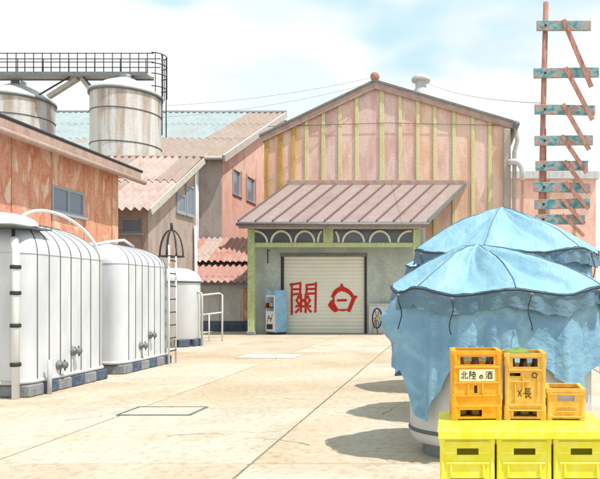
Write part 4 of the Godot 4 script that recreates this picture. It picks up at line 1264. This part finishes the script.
func build_crates() -> void:
	# lower stack of bright yellow crates, two high, with a yellow board on top
	var w := 0.335
	var h := 0.385
	var hole := [Rect2(0.09, h - 0.145, 0.13, 0.04), Rect2(0.05, 0.05, 0.205, 0.05)]
	var side := [Rect2(0.07, h - 0.11, 0.12, 0.04)]
	var proto: Node3D
	var words := [["stack's outer end", "middle", "far end"], ["", "", ""]]
	for layer in 2:
		for row in 2:
			for col in 3:
				var at := V(0.105 + col * 0.342, layer * 0.388, 3.72 + row * 0.288)
				var label := "bright yellow bottle crate in the %s row, %s layer, %s from the grey tank" % [["front", "back"][row], ["bottom", "top"][layer], ["first", "second", "third"][col]]
				if proto == null:
					proto = thing("bottle_crate", label, "crate", at, 0.0, "yellow crates under the board")
					crate(proto, w, h, 0.28, M.crate_yellow, hole, side)
					rib_bars(proto, [[-0.13, h - 0.19, 0.13, h - 0.175], [-0.105, 0.12, -0.09, h - 0.19], [0.09, 0.12, 0.105, h - 0.19], [-0.13, h - 0.06, 0.13, h - 0.05]], M.crate_yellow)
				else:
					copy(proto, "bottle_crate", label).position = at
	var b := thing("crate_board", "thin bright yellow board lying over the yellow crates", "board", V(0.46, 0.776, 3.7))
	put("sheet", box_mesh(Vector3(-0.535, 0, -0.62), Vector3(0.52, 0.014, 0.0), 0.004), M.crate_yellow, b)
	put("front_lip", box_mesh(Vector3(-0.53, -0.035, 0.002), Vector3(0.515, 0.012, 0.01), 0.003), M.crate_yellow, b)
	var top := 0.7905
	# the lettered orange crate
	var a := thing("bottle_crate", "orange bottle crate with cream lettered label on its front", "crate", V(0.175, top, 4.0), 0.05, "orange crates on the yellow board")
	w = 0.325; h = 0.45
	crate(a, w, h, 0.27, M.crate_orange, [Rect2(0.04, 0.35, 0.215, 0.05), Rect2(0.04, 0.012, 0.14, 0.045), Rect2(0.13, 0.165, 0.02, 0.05)], [Rect2(0.06, 0.34, 0.12, 0.05)])
	bottles(a, w, h, 0.27)
	rib_bars(a, [[-0.15, 0.335, 0.15, 0.35], [-0.15, 0.238, 0.15, 0.248], [-0.13, 0.155, 0.13, 0.165], [-0.065, 0.165, -0.05, 0.238], [0.03, 0.165, 0.045, 0.238], [-0.15, 0.085, 0.15, 0.1], [-0.162, 0.08, -0.145, 0.17], [0.145, 0.08, 0.162, 0.17]], M.crate_orange)
	var lab := put("label_plate", box_mesh(Vector3(-0.115, 0.252, -0.006), Vector3(0.115, 0.332, 0.001), 0.002), M.plate_cream, a)
	var st := tool_new()
	var i := 0
	for ch: Array in [NORTH, LAND, OF, SAKE]:
		var sz: float = 0.028 if i == 2 else 0.046
		strokes(st, ch, Vector2(-0.105 + 0.053 * i + (0.012 if i == 2 else 0.0), 0.266), Vector2(sz, sz * 1.15), 0.0048, 0.0012, 0.0008)
		i += 1
	put("lettering", done(st), M.ink, lab)
	# the second, faded crate with an olive cloth on it
	var c := thing("bottle_crate", "faded ochre bottle crate with olive cloth laid on its rim", "crate", V(0.487, top, 4.0), -0.03, "orange crates on the yellow board")
	w = 0.27; h = 0.435
	crate(c, w, h, 0.27, M.crate_ochre, [Rect2(0.04, 0.335, 0.16, 0.055), Rect2(0.045, 0.01, 0.15, 0.05), Rect2(0.02, 0.275, 0.07, 0.02)], [Rect2(0.06, 0.33, 0.12, 0.05)])
	bottles(c, w, h, 0.27)
	rib_bars(c, [[-0.11, 0.318, 0.11, 0.33], [-0.11, 0.09, 0.11, 0.108], [-0.09, 0.245, 0.03, 0.255], [-0.07, 0.12, -0.06, 0.245], [-0.02, 0.2, -0.01, 0.318], [0.075, 0.15, 0.083, 0.29], [-0.115, 0.06, 0.115, 0.07]], M.crate_ochre)
	var cst := tool_new()
	strokes(cst, CROSS, Vector2(-0.05, 0.15), Vector2(0.03, 0.05), 0.005, 0.0, 0.0008)
	strokes(cst, LONG, Vector2(-0.015, 0.14), Vector2(0.055, 0.07), 0.005, 0.0, 0.0008)
	put("lettering", done(cst), M.ink, c, Transform3D(Basis(), Vector3(0, 0, -0.0055)))
	var ring: Array = []
	for q in 16: ring.append(Vector3(0.06 + 0.016 * cos(TAU * q / 16), 0.29 + 0.016 * sin(TAU * q / 16), -0.004))
	put("ring_mark", tube_mesh(ring, 0.003, 5, true), M.ink, c)
	var cl := thing("olive_cloth", "folded olive green cloth lying on the faded ochre crate", "cloth", V(0.47, top + 0.434, 4.02))
	st = tool_new(true)
	var rows: Array = []
	for ii in 9:
		var row: Array = []
		for j in 13:
			var fx := j / 12.0
			var fz := ii / 8.0
			row.append(Vector3(lerpf(-0.115, 0.05, fx), 0.001 + 0.022 * pow(sin(PI * fx), 0.5) * pow(sin(PI * fz), 0.5) * (1.0 + 0.35 * sin(fx * 9 + fz * 4)), lerpf(0.01, -0.19, fz)))
		rows.append(row)
	grid(st, rows)
	var under: Array = rows.map(func(r): return r.map(func(p): return Vector3(p.x, 0.0, p.z)))
	under.reverse()
	grid(st, under)
	put("fold", done(st), M.olive, cl)
	# the low crate at the end
	var e := thing("bottle_crate", "low orange crate with one small slot, at the end of the upper row", "crate", V(0.75, top, 4.0), -0.06, "orange crates on the yellow board")
	w = 0.25; h = 0.205
	crate(e, w, h, 0.27, M.crate_ochre, [Rect2(0.055, 0.115, 0.11, 0.035)], [Rect2(0.06, 0.12, 0.12, 0.035)])
	rib_bars(e, [[-0.11, 0.165, 0.11, 0.175], [-0.06, 0.085, 0.07, 0.092], [-0.06, 0.055, 0.06, 0.062], [-0.115, 0.02, 0.115, 0.03]], M.crate_ochre)
	put("card", box_mesh(Vector3(-0.1, 0.02, -0.06), Vector3(0.1, 0.16, -0.055)), M.plate_grey, e)
